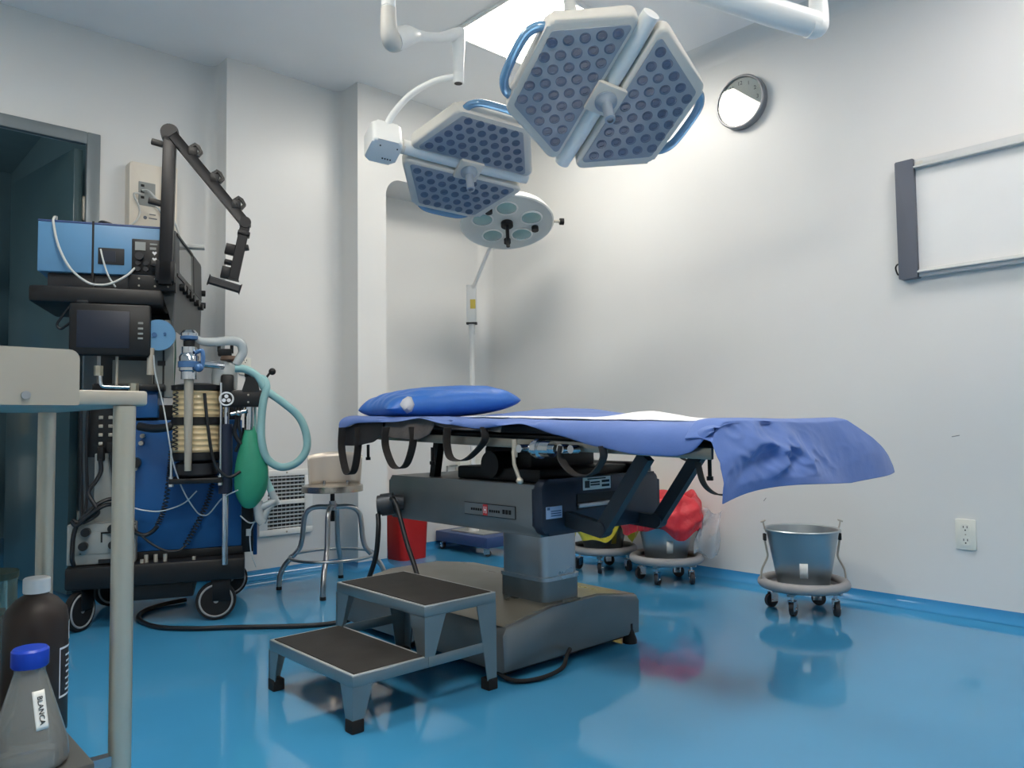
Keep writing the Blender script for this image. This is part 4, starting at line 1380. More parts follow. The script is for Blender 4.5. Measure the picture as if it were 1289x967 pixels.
# nearer light
t = thing('surgical_light', 'larger nearer surgical lamp with two grey blue petal panels below the ceiling light', 'surgical light', (2.394, 1.104, H))
O = Vector((2.394, 1.104, H))
HM1 = head_frame(Vector((1.8592, 1.5598, 1.8368)) - O, (-0.1878, -0.8334, 0.5197), (-0.9234, 0.3302, 0.1957))
light_head(t, HM1)
def rel(p, O):
    return tuple(Vector(p) - O)
m = MB(); m.cyl((0, 0, -0.05), (0, 0, -0.001), 0.10, 0.12, n=32); m.build('ceiling_flange', WHITEP, t)
m = MB(); m.cyl((0, 0, -0.66), (0, 0, -0.04), 0.027, n=24); m.build('drop_tube', WHITEP, t)
m = MB(); m.tube([(0, 0, -0.60), (0, 0, -0.665), (-0.008, 0.005, -0.69), (-0.03, 0.018, -0.69)], [0.029, 0.032, 0.038, 0.040], 20, k=5); m.build('elbow', WHITEP, t)
m = MB(); m.tube([rel(p, O) for p in ((2.385, 1.11, 2.083), (2.25, 1.185, 2.107), (2.12, 1.258, 2.131), (1.90, 1.41, 2.19), (1.70, 1.535, 2.25))], [0.041, 0.043, 0.038, 0.034, 0.03], 20, k=5); m.build('spring_arm', WHITEP, t)
m = MB(); m.tube([rel(p, O) for p in ((1.695, 1.54, 2.27), (1.70, 1.55, 2.20), (1.745, 1.60, 2.11), (1.83, 1.62, 2.0), (1.882, 1.592, 1.90))], [0.024, 0.022, 0.019, 0.02, 0.026], 18, k=6); m.build('yoke', WHITEP, t)
m = MB(); m.ball((0, 0, -0.055), 0.055, 1, 1, 0.6); o = m.build('swivel', GREYP, t); o.matrix_local = HM1
# farther light
O = Vector((1.502, 2.256, H))
t = thing('surgical_light', 'smaller farther surgical lamp with blue petal panels and a white side box', 'surgical light', tuple(O))
HM2 = head_frame(Vector((2.0524, 2.4797, 1.8847)) - O, (0.9498, -0.2963, -0.1005), (-0.2292, -0.8776, 0.4211))
light_head(t, HM2)
m = MB(); m.cyl((0, 0, -0.05), (0, 0, -0.001), 0.10, 0.12, n=32); m.build('ceiling_flange', WHITEP, t)
m = MB(); m.cyl((0, 0, -0.50), (0, 0, -0.04), 0.0255, n=24); m.torus((0, 0, -0.475), 0.0255, 0.002, n=30, m=6); m.build('drop_tube', WHITEP, t)
m = MB(); m.tube([rel(p, O) for p in ((1.502, 2.256, 2.29), (1.503, 2.257, 2.24), (1.513, 2.264, 2.20), (1.535, 2.28, 2.19), (1.56, 2.295, 2.205))], [0.027, 0.029, 0.033, 0.036, 0.037], 20, k=5); m.build('elbow', GREYP, t)
m = MB(); m.tube([rel(p, O) for p in ((1.545, 2.282, 2.20), (1.597, 2.282, 2.233), (1.655, 2.295, 2.258), (1.70, 2.303, 2.273), (1.775, 2.314, 2.301), (1.845, 2.317, 2.335), (1.873, 2.318, 2.345))], [0.040, 0.038, 0.022, 0.0175, 0.0175, 0.024, 0.028], 20, k=5); m.build('spring_arm', WHITEP, t)
m = MB(); m.tube([rel(p, O) for p in ((1.872, 2.318, 2.365), (1.874, 2.320, 2.31), (1.8755, 2.323, 2.24), (1.877, 2.327, 2.153))], [0.026, 0.026, 0.0225, 0.0215], 20, k=4); m.torus(rel((1.8762, 2.325, 2.195), O), 0.0215, 0.002, n=28, m=6); m.build('drop_joint', WHITEP, t)
m = MB(); m.cyl(rel((1.877, 2.327, 2.153), O), rel((1.877, 2.327, 2.1515), O), 0.016, n=20); m.build('joint_cap', CHAR, t)
m = MB(); m.tube([rel(p, O) for p in ((1.874, 2.33, 2.178), (1.858, 2.345, 2.178), (1.815, 2.411, 2.169), (1.769, 2.483, 2.135), (1.729, 2.537, 2.076), (1.707, 2.574, 2.020), (1.702, 2.583, 1.975), (1.703, 2.584, 1.94))], [0.013, 0.013, 0.013, 0.013, 0.0135, 0.0135, 0.0135, 0.014], 14, k=6); m.build('yoke', WHITEP, t)
HMw = HM2
m = MB(); m.prism(rounded([(-0.440, -0.066), (-0.312, -0.066), (-0.305, 0.062), (-0.432, 0.062)], 0.022), -0.085, 0.020, None, 0.012, 3); o = m.build('side_box', WHITEP, t); o.matrix_local = HM2
m = MB()
for q in range(4):
    m.cyl((-0.335 - 0.011 * q, -0.035, 0.02), (-0.335 - 0.011 * q, -0.035, 0.0235), 0.003, n=10)
for q in ((-0.395, 0.03), (-0.325, 0.03)):
    m.cyl((q[0], q[1], 0.02), (q[0], q[1], 0.0235), 0.003, n=10)
b_ = m.build('button_dot_pattern', CHAR, t); b_.matrix_local = HM2
m = MB(); m.cyl((-0.315, 0.0, -0.026), (-0.285, 0, -0.026), 0.024, n=20); o = m.build('side_joint', GREYP, t); o.matrix_local = HM2
# ---------------------------------------------------------------- anaesthesia machine (own frame: x along its camera side, y into the depth)
t = AM = thing('anaesthesia_machine', 'tall blue and black anaesthesia machine on casters beside the doorway', 'anaesthesia machine', (0.83, 3.45, 0), math.radians(-23))
m = MB(); m.b2((-0.05, -0.04, 0.165), (0.62, 0.50, 0.255), 0.012); m.b2((0.13, 0.0, 0.10), (0.42, 0.42, 0.17), 0.01); m.build('base_plinth', BLACK, t)
def mcaster(x, y, rz, lb):
    o = bpy.data.objects.new('caster', None); COL.objects.link(o); o.parent = t; o.location = (x, y, 0); o.rotation_euler = (0, 0, rz); lab(o, lb)
    m = MB(); m.lathe([(0, -0.014), (0.055, -0.014), (0.078, -0.012), (0.08, -0.006), (0.08, 0.006), (0.078, 0.012), (0.055, 0.014), (0, 0.014)], 40, Matrix.Translation((0, 0, 0.08)) @ Matrix.Rotation(PI / 2, 4, 'X')); m.build('wheel', RUBBER, o)
    m = MB(); m.torus((0, -0.0125, 0.08), 0.064, 0.0045, (0, 1, 0), 40, 8); m.cyl((0, -0.016, 0.08), (0, -0.012, 0.08), 0.01, n=14); m.build('wheel_rim', GREYRING, o)
    m = MB(); m.box((0.02, -0.019, 0.125), (0.07, 0.006, 0.09), None, 0.003); m.box((0.02, 0.019, 0.125), (0.07, 0.006, 0.09), None, 0.003); m.b2((-0.02, -0.022, 0.155), (0.06, 0.022, 0.17), 0.003); m.build('fork', BLACKM, o)
    return o
mcaster(0.507, -0.01, 0.0, 'front caster turned broadside'); mcaster(0.0, -0.0, math.radians(62), 'dark caster seen edge on')
mcaster(0.05, 0.45, 0.7, 'rear caster'); mcaster(0.56, 0.45, 0.3, 'rear caster')
m = MB(); m.b2((0.17, 0.05, 0.29), (0.606, 0.48, 0.835), 0.006); m.build('body_cabinet', MBLUED, t)
m = MB(); m.b2((0.165, 0.045, 0.255), (0.61, 0.485, 0.29), 0.003); m.b2((0.10, 0.10, 0.83), (0.60, 0.48, 0.90), 0.004); m.build('black_trim', BLACK, t, split=True)
m = MB()
for x in (0.24, 0.275, 0.31):
    m.cyl((x, -0.01, 0.255), (x, -0.01, 0.285), 0.008, n=12)
m.cyl((0.225, -0.02, 0.25), (0.225, -0.02, 0.27), 0.007, n=12); m.cyl((0.42, -0.02, 0.25), (0.42, -0.02, 0.268), 0.007, n=12)
m.build('knob', STEELW, t, split=True)
m = MB(); m.b2((0.60, 0.06, 0.26), (0.655, 0.42, 0.80), 0.006); m.build('side_trim', BLACK, t)
m = MB(); m.b2((0.655, 0.10, 0.24), (0.672, 0.42, 0.72), 0.004); m.build('side_strip', MBLUED, t)
# grey rear panel and the black socket panel, left of the cabinet
m = MB(); m.b2((0.035, 0.06, 0.27), (0.172, 0.45, 0.70), 0.005); m.build('grey_panel', GREYBOX, t)
m = MB(); m.b2((0.0, 0.07, 0.685), (0.172, 0.45, 0.93), 0.005); sp = m.build('socket_panel', BLACK, t)
m = MB()
for i in range(3):
    for j in range(4):
        m.box((0.055 + i * 0.036, 0.068, 0.74 + j * 0.036), (0.016, 0.006, 0.014), None, 0.002)
m.build('socket', STEELW, sp, split=True)
m = MB(); m.box((0.098, 0.04, 0.725), (0.026, 0.06, 0.045), None, 0.005); m.box((0.062, 0.04, 0.70), (0.024, 0.05, 0.06), None, 0.005); m.build('plug', RUBBER, sp, split=True)
m = MB(); m.b2((-0.05, 0.0, 0.258), (0.20, 0.20, 0.42), 0.006); m.b2((-0.03, -0.004, 0.30), (0.18, 0.0, 0.385), 0.002); bx = m.build('grey_unit', GREYBOX, t)
m = MB()
for (x, z) in ((0.02, 0.39), (0.115, 0.40), (0.012, 0.335), (0.118, 0.335)):
    m.cyl((x, -0.03, z), (x, -0.002, z), 0.017, n=16)
m.build('unit_knob', BLACK, bx, split=True)
m = MB(); m.b2((0.072, -0.008, 0.345), (0.078, -0.003, 0.385)); m.b2((0.072, -0.008, 0.38), (0.11, -0.003, 0.386)); m.b2((0.065, -0.01, 0.262), (0.135, -0.002, 0.278)); m.build('panel_marking', BLACK, bx)
m = MB()
m.tube([(-0.015, 0.05, 0.92), (-0.013, 0.05, 0.70), (-0.006, 0.05, 0.48), (0.0, 0.0, 0.30)], 0.006, 8, k=5)
m.tube([(0.012, 0.05, 0.92), (0.006, 0.05, 0.72), (0.012, 0.05, 0.55), (0.008, 0.02, 0.44)], 0.006, 8, k=5)
m.tube([(0.062, 0.02, 0.68), (0.065, 0.02, 0.63), (0.05, 0.0, 0.59), (0.026, -0.01, 0.545), (0.055, -0.02, 0.49), (0.06, -0.02, 0.46), (0.01, -0.02, 0.43), (-0.03, -0.02, 0.44)], 0.0085, 8, k=6)
m.tube([(0.15, 0.02, 0.52), (0.08, -0.01, 0.51), (0.02, -0.02, 0.46), (-0.018, -0.02, 0.40), (-0.024, -0.03, 0.30), (-0.02, -0.02, 0.262)], 0.0085, 8, k=6)
m.tube([(0.15, 0.03, 0.49), (0.09, -0.02, 0.495), (0.03, -0.03, 0.455), (-0.01, -0.03, 0.42), (-0.03, -0.03, 0.44)], 0.0085, 8, k=6)
m.tube([(0.098, 0.02, 0.70), (0.11, 0.02, 0.62), (0.115, 0.02, 0.56), (0.13, 0.02, 0.53)], 0.007, 8, k=5)
m.build('power_lead', CABLEB, t, split=True)
# table-top ledge, blue block, rear column and grey rails
m = MB(); m.b2((0.03, 0.0, 0.955), (0.30, 0.40, 0.985), 0.006); m.build('work_ledge', BLACK, t)
m = MB(); m.b2((0.13, 0.03, 0.845), (0.272, 0.30, 0.955), 0.004); m.build('drawer_block', MBLUED, t)
m = MB(); m.b2((0.03, 0.20, 0.98), (0.30, 0.42, 1.31), 0.006); m.build('rear_column', CHAR, t)
m = MB(); m.b2((0.255, 0.05, 0.93), (0.33, 0.12, 1.26), 0.003); m.b2((0.09, 0.10, 0.985), (0.24, 0.18, 1.09), 0.003); rl = m.build('rail_post', GREYBOX, t, split=True)
m = MB(); m.b2((0.287, 0.044, 0.93), (0.294, 0.051, 1.26)); m.b2((0.268, 0.044, 1.065), (0.298, 0.05, 1.085)); m.build('rail_slot', INK, rl, split=True)
m = MB(); m.cyl((0.249, -0.04, 1.02), (0.249, -0.04, 1.09), 0.014, n=16); m.cyl((0.252, -0.04, 1.09), (0.252, -0.04, 1.13), 0.011, n=16); m.build('tagged_cylinder', STEELW, t)
m = MB()
m.tube([(0.065, -0.03, 1.05), (0.065, -0.03, 1.0), (0.07, -0.03, 0.978), (0.09, -0.03, 0.970), (0.18, -0.03, 0.968)], 0.0075, 12, k=5)
m.build('bent_pipe', CHROME, t)
m = MB(); m.prism([(0.017 * math.cos(k * PI / 3), 0.017 * math.sin(k * PI / 3)) for k in range(6)], 1.015, 1.055, Matrix.Translation((0.058, -0.03, 0))); m.prism([(0.019 * math.cos(k * PI / 3), 0.019 * math.sin(k * PI / 3)) for k in range(6)], 0.952, 0.985, Matrix.Translation((0.187, -0.03, 0))); m.build('pipe_nut', mat('brass_nickel', (190, 184, 166), 0.3, 0.85, noise=0.06), t, split=True)
m = MB(); m.cyl((0.12, 0.0, 0.97), (0.12, 0.0, 1.10), 0.006, n=10); m.cyl((0.125, -0.02, 0.92), (0.125, -0.02, 0.955), 0.012, n=12); m.build('thin_rod', STEELW, t)
# small monitor on a bracket
m = MB(); m.b2((-0.046, -0.06, 1.095), (0.249, -0.015, 1.305), 0.010); mo = m.build('monitor', BLACK, t)
m = MB(); m.b2((-0.018, -0.0625, 1.125), (0.172, -0.058, 1.275), 0.002); m.build('screen', SCREEN, mo)
m = MB()
for z in (1.225, 1.203, 1.182, 1.163):
    m.b2((0.203, -0.0625, z), (0.222, -0.058, z + 0.008), 0.001)
m.build('button', GREYBOX, mo, split=True)
m = MB(); m.b2((-0.02, -0.05, 1.303), (0.02, -0.03, 1.318), 0.002); m.tube([(-0.01, -0.04, 1.312), (-0.045, -0.04, 1.29), (-0.075, -0.04, 1.245), (-0.09, -0.04, 1.215), (-0.075, -0.04, 1.20), (-0.045, -0.04, 1.225)], 0.005, 8, k=5); m.build('lead', CABLEB, mo)
m = MB(); m.b2((0.05, -0.02, 1.20), (0.15, 0.22, 1.25), 0.005); m.build('bracket', BLACKM, mo)
# round blue gauge behind the monitor
m = MB(); m.lathe([(0, 0), (0.05, 0), (0.064, 0.012), (0.064, 0.035), (0, 0.035)], 36, Matrix.Translation((0.278, -0.005, 1.185)) @ Matrix.Rotation(PI / 2, 4, 'X')); g_ = m.build('round_gauge', MBLUE, t)
m = MB(); m.cyl((0.262, -0.046, 1.185), (0.262, -0.038, 1.185), 0.01, n=14); m.cyl((0.302, -0.046, 1.19), (0.302, -0.038, 1.19), 0.006, n=12); m.build('screw', VBLUE, g_, split=True)
# shelf and the big blue unit
m = MB(); m.b2((-0.19, -0.05, 1.305), (0.290, 0.42, 1.372), 0.012); m.build('upper_shelf', BLACK, t)
m = MB(); m.b2((-0.14, 0.02, 1.372), (0.285, 0.38, 1.437), 0.01); m.build('unit_foot', CHAR, t)
m = MB(); m.b2((-0.172, 0.0, 1.435), (0.287, 0.40, 1.640), 0.006); un = m.build('blue_unit', MBLUE, t)
m = MB(); m.b2((0.022, -0.002, 1.372), (0.030, 0.30, 1.650)); m.build('strap_band', BLACK, un)
m = MB(); m.b2((-0.172, -0.001, 1.637), (0.287, 0.40, 1.646), 0.002); m.build('dark_lid', NAVY, un)
m = MB(); m.b2((0.045, -0.004, 1.475), (0.142, 0.002, 1.543), 0.002); m.build('display_recess', INK, un)
m = MB(); m.b2((0.056, -0.006, 1.487), (0.11, -0.003, 1.53)); m.build('display', SCREEN, un)
m = MB(); m.b2((0.170, -0.006, 1.44), (0.288, 0.002, 1.588), 0.003); cp = m.build('control_panel', BLACK, un)
m = MB()
for x in (0.195, 0.225, 0.255):
    for z in (1.46, 1.485):
        m.cyl((x, -0.022, z), (x, -0.005, z), 0.010, n=14)
m.cyl((0.20, -0.03, 1.512), (0.20, -0.005, 1.512), 0.016, n=16)
m.build('dial', CHAR, un, split=True)
m = MB(); m.b2((0.182, -0.009, 1.54), (0.222, -0.005, 1.575)); m.b2((0.238, -0.009, 1.545), (0.262, -0.005, 1.555)); m.b2((0.238, -0.009, 1.565), (0.266, -0.005, 1.571)); m.build('panel_label', GREYBOX, un, split=True)
for x, z in ((0.256, 1.530), (0.256, 1.504), (0.262, 1.478)):
    m = MB(); m.prism([(0, -0.008), (0.009, 0.003), (0.006, 0.008), (0, 0.005), (-0.006, 0.008), (-0.009, 0.003)], 0, 0.003, basis((1, 0, 0), (0, 0, 1), (x, -0.006, z))); m.build('white_mark', INKW, un)
m = MB(); m.b2((0.16, -0.02, 1.372), (0.34, 0.06, 1.436), 0.004); m.build('lower_panel', BLACK, un)
m = MB()
for x in (0.20, 0.26, 0.31):
    for z in (1.39, 1.42):
        m.cyl((x, -0.023, z), (x, -0.018, z), 0.004, n=10)
m.build('screw', STEELW, un, split=True)
m = MB(); m.cyl((-0.117, 0.03, 1.645), (-0.117, 0.03, 1.668), 0.009, n=12); m.build('cable_boss', GREYBOX, un)
m = MB(); m.tube([(-0.117, 0.02, 1.662), (-0.113, -0.02, 1.63), (-0.092, -0.03, 1.535), (-0.048, -0.035, 1.445), (0.011, -0.035, 1.393), (0.06, -0.035, 1.383), (0.105, -0.035, 1.394), (0.156, -0.03, 1.428), (0.182, -0.01, 1.463)], 0.0048, 10, k=7); m.build('pale_cable', CABLEW, un)
m = MB(); m.tube([(0.055, -0.006, 1.535), (0.07, -0.03, 1.48), (0.09, -0.035, 1.42), (0.115, -0.03, 1.378)], 0.0035, 8, k=6); m.build('thin_lead', CABLEW, un)
m = MB(); m.tube([(0.03, 0.06, 1.645), (0.045, 0.06, 1.665), (0.075, 0.06, 1.66), (0.10, 0.06, 1.648)], 0.006, 8, k=5); m.build('cable_hump', CABLEB, un)
# tilted screen unit at the end of the shelf, its face turned to the table
m = MB()
sec = [(-0.03, 1.645), (0.022, 1.640), (0.026, 1.43), (0.020, 1.215), (-0.03, 1.375)]
D = Vector((0.08, 0.55, -0.035))
m.prism(sec, 0, 1, Matrix(((1, 0, D.x, 0.31), (0, 0, D.y, 0.02), (0, 1, D.z, 0), (0, 0, 0, 1))), 0.006)
su = m.build('display_unit', mat('display_shell', (74, 77, 78), 0.5, noise=0.08), t)
def face(u, z, off=0.0):
    p = Vector((0.31, 0.02, 0)) + D * u
    x = 0.022 + (1.640 - z) * 0.019
    return Vector((p.x + x + off, p.y, z + D.z * u))
def quad(m, u0, u1, z0, z1, off, th=0.004):
    V = []
    for o_ in (off, off + th):
        V.append([m.bm.verts.new(face(u, z, o_)) for u, z in ((u0, z0), (u1, z0), (u1, z1), (u0, z1))])
    for i in range(4):
        m.bm.faces.new((V[0][i], V[0][(i + 1) % 4], V[1][(i + 1) % 4], V[1][i]))
    m.bm.faces.new(V[0][::-1]); m.bm.faces.new(V[1])
m = MB(); quad(m, 0.12, 0.56, 1.475, 1.615, -0.002, 0.0035); m.build('screen', mat('grey_screen', (58, 62, 64), 0.2, noise=0.05, coat=0.3), su)
m = MB(); quad(m, 0.04, 0.62, 1.625, 1.636, -0.001, 0.006); quad(m, 0.04, 0.62, 1.45, 1.462, -0.001, 0.006); m.build('bezel_edge', BLACK, su, split=True)
m = MB(); quad(m, 0.66, 0.98, 1.46, 1.63, -0.001, 0.004); m.build('key_panel', BLACKM, su)
m = MB()
for u in (0.15, 0.27, 0.40, 0.52, 0.70, 0.86):
    p = face(u, 1.415, 0); m.cyl(p, p + Vector((0.022, -0.004, 0)), 0.016, n=16)
m.build('dial', BLACK, su, split=True)
m = MB()
for z in (1.44, 1.50):
    p = face(1.0, z, -0.012); m.cyl(p, p + Vector((0.03, 0.004, 0)), 0.015, n=16)
m.build('end_knob', BLACK, su, split=True)
m = MB(); p = face(0.55, 1.66, -0.02); m.box(p + Vector((0.045, 0, 0)), (0.075, 0.05, 0.018), None, 0.003); m.build('paper_tag', LABELW, su)
m = MB(); m.tube([(0.325, 0.10, 1.27), (0.33, 0.09, 1.10), (0.325, 0.07, 0.98)], 0.008, 10); m.build('green_hose', mat('dark_green_hose', (40, 74, 66), 0.4, noise=0.1), t)
# jointed arm
m = MB()
m.bar((0.300, -0.03, 1.395), (0.312, -0.03, 2.02), 0.06, 0.05, 0.003)
m.cyl((0.312, -0.06, 2.035), (0.312, 0.0, 2.035), 0.036, n=24)
m.box((0.30, -0.03, 1.45), (0.075, 0.06, 0.09), None, 0.006)
arm = m.build('arm_post', BLACKM, t)
m = MB(); m.bar((0.325, -0.045, 2.025), (0.606, -0.06, 1.680), 0.036, 0.040, 0.003); m.cyl((0.612, -0.085, 1.672), (0.612, -0.04, 1.672), 0.024, n=20); m.build('arm_boom', BLACKM, t)
m = MB(); m.bar((0.613, -0.06, 1.665), (0.566, -0.06, 1.425), 0.038, 0.040, 0.003); m.box((0.607, -0.06, 1.625), (0.05, 0.045, 0.02), (0, 0.2, 0), 0.003)
m.box((0.553, -0.06, 1.555), (0.04, 0.03, 0.045), (0, 0.2, 0), 0.003); m.box((0.535, -0.06, 1.455), (0.035, 0.03, 0.05), (0, 0.2, 0), 0.003); m.box((0.545, -0.06, 1.50), (0.03, 0.03, 0.02), (0, 0.2, 0), 0.003)
m.build('arm_drop', BLACKM, t)
m = MB(); m.bar((0.468, -0.07, 1.420), (0.596, -0.07, 1.384), 0.024, 0.034, 0.006); m.build('cross_grip', CHAR, t)
for (x, z, sx) in ((0.27, 1.985, -1), (0.262, 1.735, -1), (0.60, 1.565, 1), (0.272, 1.475, -1)):
    m = MB(); m.bar((x - sx * 0.03, -0.045, z - 0.004), (x + sx * 0.028, -0.05, z + 0.006), 0.022, 0.024, 0.004); m.build('side_peg', BLACK, t)
bo, be = Vector((0.325, -0.045, 2.025)), Vector((0.606, -0.06, 1.680))
bd = (be - bo).normalized(); bnm = Vector((0.775, 0, 0.63))
for f in (0.22, 0.53, 0.84):
    p = bo.lerp(be, f) + bnm * 0.032
    m = MB(); m.ribbon([p + bnm * -0.014 - bd * 0.02, p + bnm * 0.016 - bd * 0.02, p + bnm * 0.020 - bd * 0.004, p + bnm * 0.016 + bd * 0.018, p + bnm * -0.006 + bd * 0.022], (0, 1, 0), 0.03, 0.012); m.box(p - bnm * 0.012, (0.036, 0.042, 0.036), None, 0.004); m.build('hose_clip', BLACK, t)
# bellows assembly on the camera side
bx0, by0 = 0.430, -0.055
T = Matrix.Translation((bx0, by0, 0))
m = MB()
pr = [(0, 0.70)]
for z0, z1 in ((0.70, 0.812), (0.845, 0.955)):
    nn = 5
    for i in range(nn):
        h = (z1 - z0) / nn
        pr += [(0.093, z0 + i * h + 0.002), (0.0965, z0 + (i + 0.5) * h), (0.093, z0 + (i + 1) * h - 0.002)]
pr += [(0, 0.955)]
m.lathe(pr, 40, T); be_ = m.build('bellows', CREAM, t)
m = MB(); m.lathe([(0, 0.955), (0.10, 0.955), (0.102, 0.975), (0.05, 0.985), (0, 0.985)], 40, T); m.lathe([(0.094, 0.812), (0.1, 0.814), (0.1, 0.843), (0.094, 0.845)], 40, T); m.lathe([(0, 0.665), (0.09, 0.665), (0.1, 0.672), (0.1, 0.70), (0, 0.70)], 40, T); m.build('black_band', BLACK, be_, split=True)
m = MB(); m.lathe([(0, 0.605), (0.075, 0.605), (0.082, 0.612), (0.082, 0.655), (0.06, 0.665), (0, 0.665)], 36, T); m.build('canister_base', CHAR, be_)
m = MB(); m.box((bx0, by0, 0.587), (0.20, 0.17, 0.022), None, 0.004); m.build('bottom_plate', BLACK, be_)
m = MB()
for x in (0.338, 0.522):
    m.cyl((x, by0 - 0.07, 0.575), (x, by0 - 0.07, 0.72 if x < 0.4 else 0.985), 0.006, n=12); m.cyl((x, by0 - 0.07, 0.566), (x, by0 - 0.07, 0.578), 0.011, n=12); m.cyl((x, by0 - 0.07, 0.598), (x, by0 - 0.07, 0.606), 0.011, n=12)
m.build('tie_rod', CHROME, be_, split=True)
for z0 in (0.715, 0.855):
    pts = [(0.352 + 0.009 * math.sin(q * 1.5), by0 - 0.078 - 0.003 * math.cos(q * 1.5), z0 + q * 0.0040) for q in range(24)]
    m = MB(); m.tube(pts, 0.0028, 6, k=2); m.build('scale_marking', INK, be_)
# main valve stack: silver column, blue collars
T = Matrix.Translation((0.402, -0.17, 0))
m = MB(); m.lathe([(0, 0.63), (0.013, 0.63), (0.0145, 0.70), (0.0165, 0.84), (0.018, 1.0), (0, 1.0)], 24, T); m.build('steel_column', STEELW, t)
m = MB(); m.lathe([(0, 0.995), (0.03, 0.995), (0.03, 1.025), (0.038, 1.03), (0.038, 1.085), (0.033, 1.095), (0.028, 1.10), (0.028, 1.125), (0.016, 1.128), (0.016, 1.15), (0.030, 1.155), (0.033, 1.18), (0.022, 1.192), (0, 1.192)], 30, T)
m.tube([(0.43, -0.17, 1.06), (0.49, -0.16, 1.055), (0.53, -0.14, 1.052)], 0.014, 14); vs = m.build('valve_stack', CHROME, t)
m = MB(); m.lathe([(0.033, 1.040), (0.042, 1.042), (0.042, 1.066), (0.033, 1.068)], 30, T); m.lathe([(0.024, 1.152), (0.034, 1.156), (0.034, 1.168), (0.024, 1.172)], 30, T); m.tube([(0.425, -0.19, 1.10), (0.45, -0.19, 1.11), (0.455, -0.19, 1.08), (0.45, -0.19, 1.04)], 0.009, 10, k=4); m.ball((0.44, -0.205, 1.04), 0.018); m.build('blue_collar', VBLUE, vs, split=True)
m = MB(); m.lathe([(0.018, 1.127), (0.022, 1.13), (0.022, 1.15), (0.018, 1.152)], 20, T); m.build('black_collar', BLACK, vs)
m = MB(); m.tube([(0.425, -0.165, 1.165), (0.45, -0.16, 1.150), (0.50, -0.15, 1.150), (0.555, -0.14, 1.158), (0.595, -0.13, 1.150), (0.606, -0.12, 1.115), (0.592, -0.12, 1.085), (0.58, -0.12, 1.06)], [0.012, 0.016, 0.018, 0.0195, 0.0195, 0.019, 0.018, 0.017], 14, k=6); m.build('clear_hose', CLEAR, t)
m = MB(); m.lathe([(0, 0.955), (0.05, 0.96), (0.052, 1.02), (0.046, 1.06), (0.028, 1.08), (0, 1.085)], 30, Matrix.Translation((0.535, -0.06, 0))); m.build('absorber_dome', CLEAR, t)
m = MB(); m.box((0.535, -0.06, 1.115), (0.055, 0.05, 0.03), None, 0.005); m.box((0.512, -0.06, 1.135), (0.014, 0.04, 0.035), None, 0.003); m.box((0.562, -0.06, 1.135), (0.014, 0.04, 0.045), None, 0.003); m.build('black_clamp', BLACK, t)
m = MB(); m.lathe([(0.03, 1.08), (0.034, 1.085), (0.03, 1.10), (0.0, 1.10)], 24, Matrix.Translation((0.55, -0.07, 0))); m.build('amber_valve', mat('amber_disc', (120, 96, 80), 0.4, noise=0.1), t)
# black bracket with round emblem, posts, breathing bag
m = MB(); m.b2((0.515, -0.13, 0.885), (0.695, -0.08, 0.955), 0.008); m.b2((0.520, -0.13, 0.93), (0.572, -0.08, 1.02), 0.010); m.prism(rounded([(0.60, 0.945), (0.675, 0.945), (0.66, 1.01), (0.62, 1.01)], 0.008), 0.08, 0.13, basis((1, 0, 0), (0, 0, 1), (0, 0, 0))); br = m.build('valve_bracket', BLACK, t)
m = MB(); m.torus((0.543, -0.1325, 0.918), 0.026, 0.0035, (0, 1, 0), 32, 8)
for k in range(3):
    a = PI / 2 + k * 2 * PI / 3
    m.cyl((0.543 + 0.011 * math.cos(a), -0.134, 0.918 + 0.011 * math.sin(a)), (0.543 + 0.011 * math.cos(a), -0.128, 0.918 + 0.011 * math.sin(a)), 0.008, n=12)
m.build('round_emblem', INKW, br)
m = MB()
for z in (0.905, 0.935):
    m.cyl((0.628, -0.133, z), (0.628, -0.129, z), 0.004, n=10)
m.build('screw', STEELW, br, split=True)
m = MB(); m.ball((0.632, -0.10, 1.02), 0.02); m.ball((0.724, -0.10, 1.035), 0.015); m.cyl((0.68, -0.10, 0.98), (0.715, -0.1, 1.03), 0.005, n=10); m.build('ball_knob', BLACK, br, split=True)
m = MB(); m.cyl((0.541, -0.10, 0.24), (0.541, -0.10, 0.90), 0.0125, n=18); m.cyl((0.632, -0.10, 0.79), (0.632, -0.10, 0.89), 0.019, n=18); m.cyl((0.632, -0.10, 0.955), (0.632, -0.10, 1.01), 0.017, n=18); m.build('chrome_post', CHROME, t, split=True)
m = MB(); m.cyl((0.541, -0.10, 0.53), (0.541, -0.10, 0.815), 0.027, n=20); m.build('post_sleeve', mat('dark_sleeve', (28, 36, 56), 0.4, noise=0.1), t)
m = MB(); m.tube([(0.575, -0.11, 0.93), (0.585, -0.11, 0.84), (0.575, -0.11, 0.78), (0.60, -0.11, 0.73)], 0.009, 10, k=5); m.tube([(0.61, -0.11, 0.90), (0.59, -0.12, 0.82), (0.60, -0.11, 0.76), (0.58, -0.1, 0.70)], 0.007, 10, k=5); m.tube([(0.46, -0.15, 0.94), (0.475, -0.16, 0.80), (0.50, -0.16, 0.66), (0.55, -0.16, 0.60), (0.60, -0.15, 0.62)], 0.0065, 10, k=6); m.build('black_hose', CABLEB, t, split=True)
m = MB(); m.ball((0.59, -0.13, 0.86), 0.014); m.cyl((0.56, -0.13, 0.855), (0.62, -0.13, 0.868), 0.008, n=12); m.build('chrome_tap', CHROME, t)
m = MB()
pr = [(0, 0.462), (0.022, 0.466), (0.043, 0.49), (0.057, 0.535), (0.061, 0.59), (0.058, 0.65), (0.048, 0.71), (0.033, 0.755), (0.020, 0.782), (0.0185, 0.81), (0, 0.81)]
m.lathe(pr, 32)
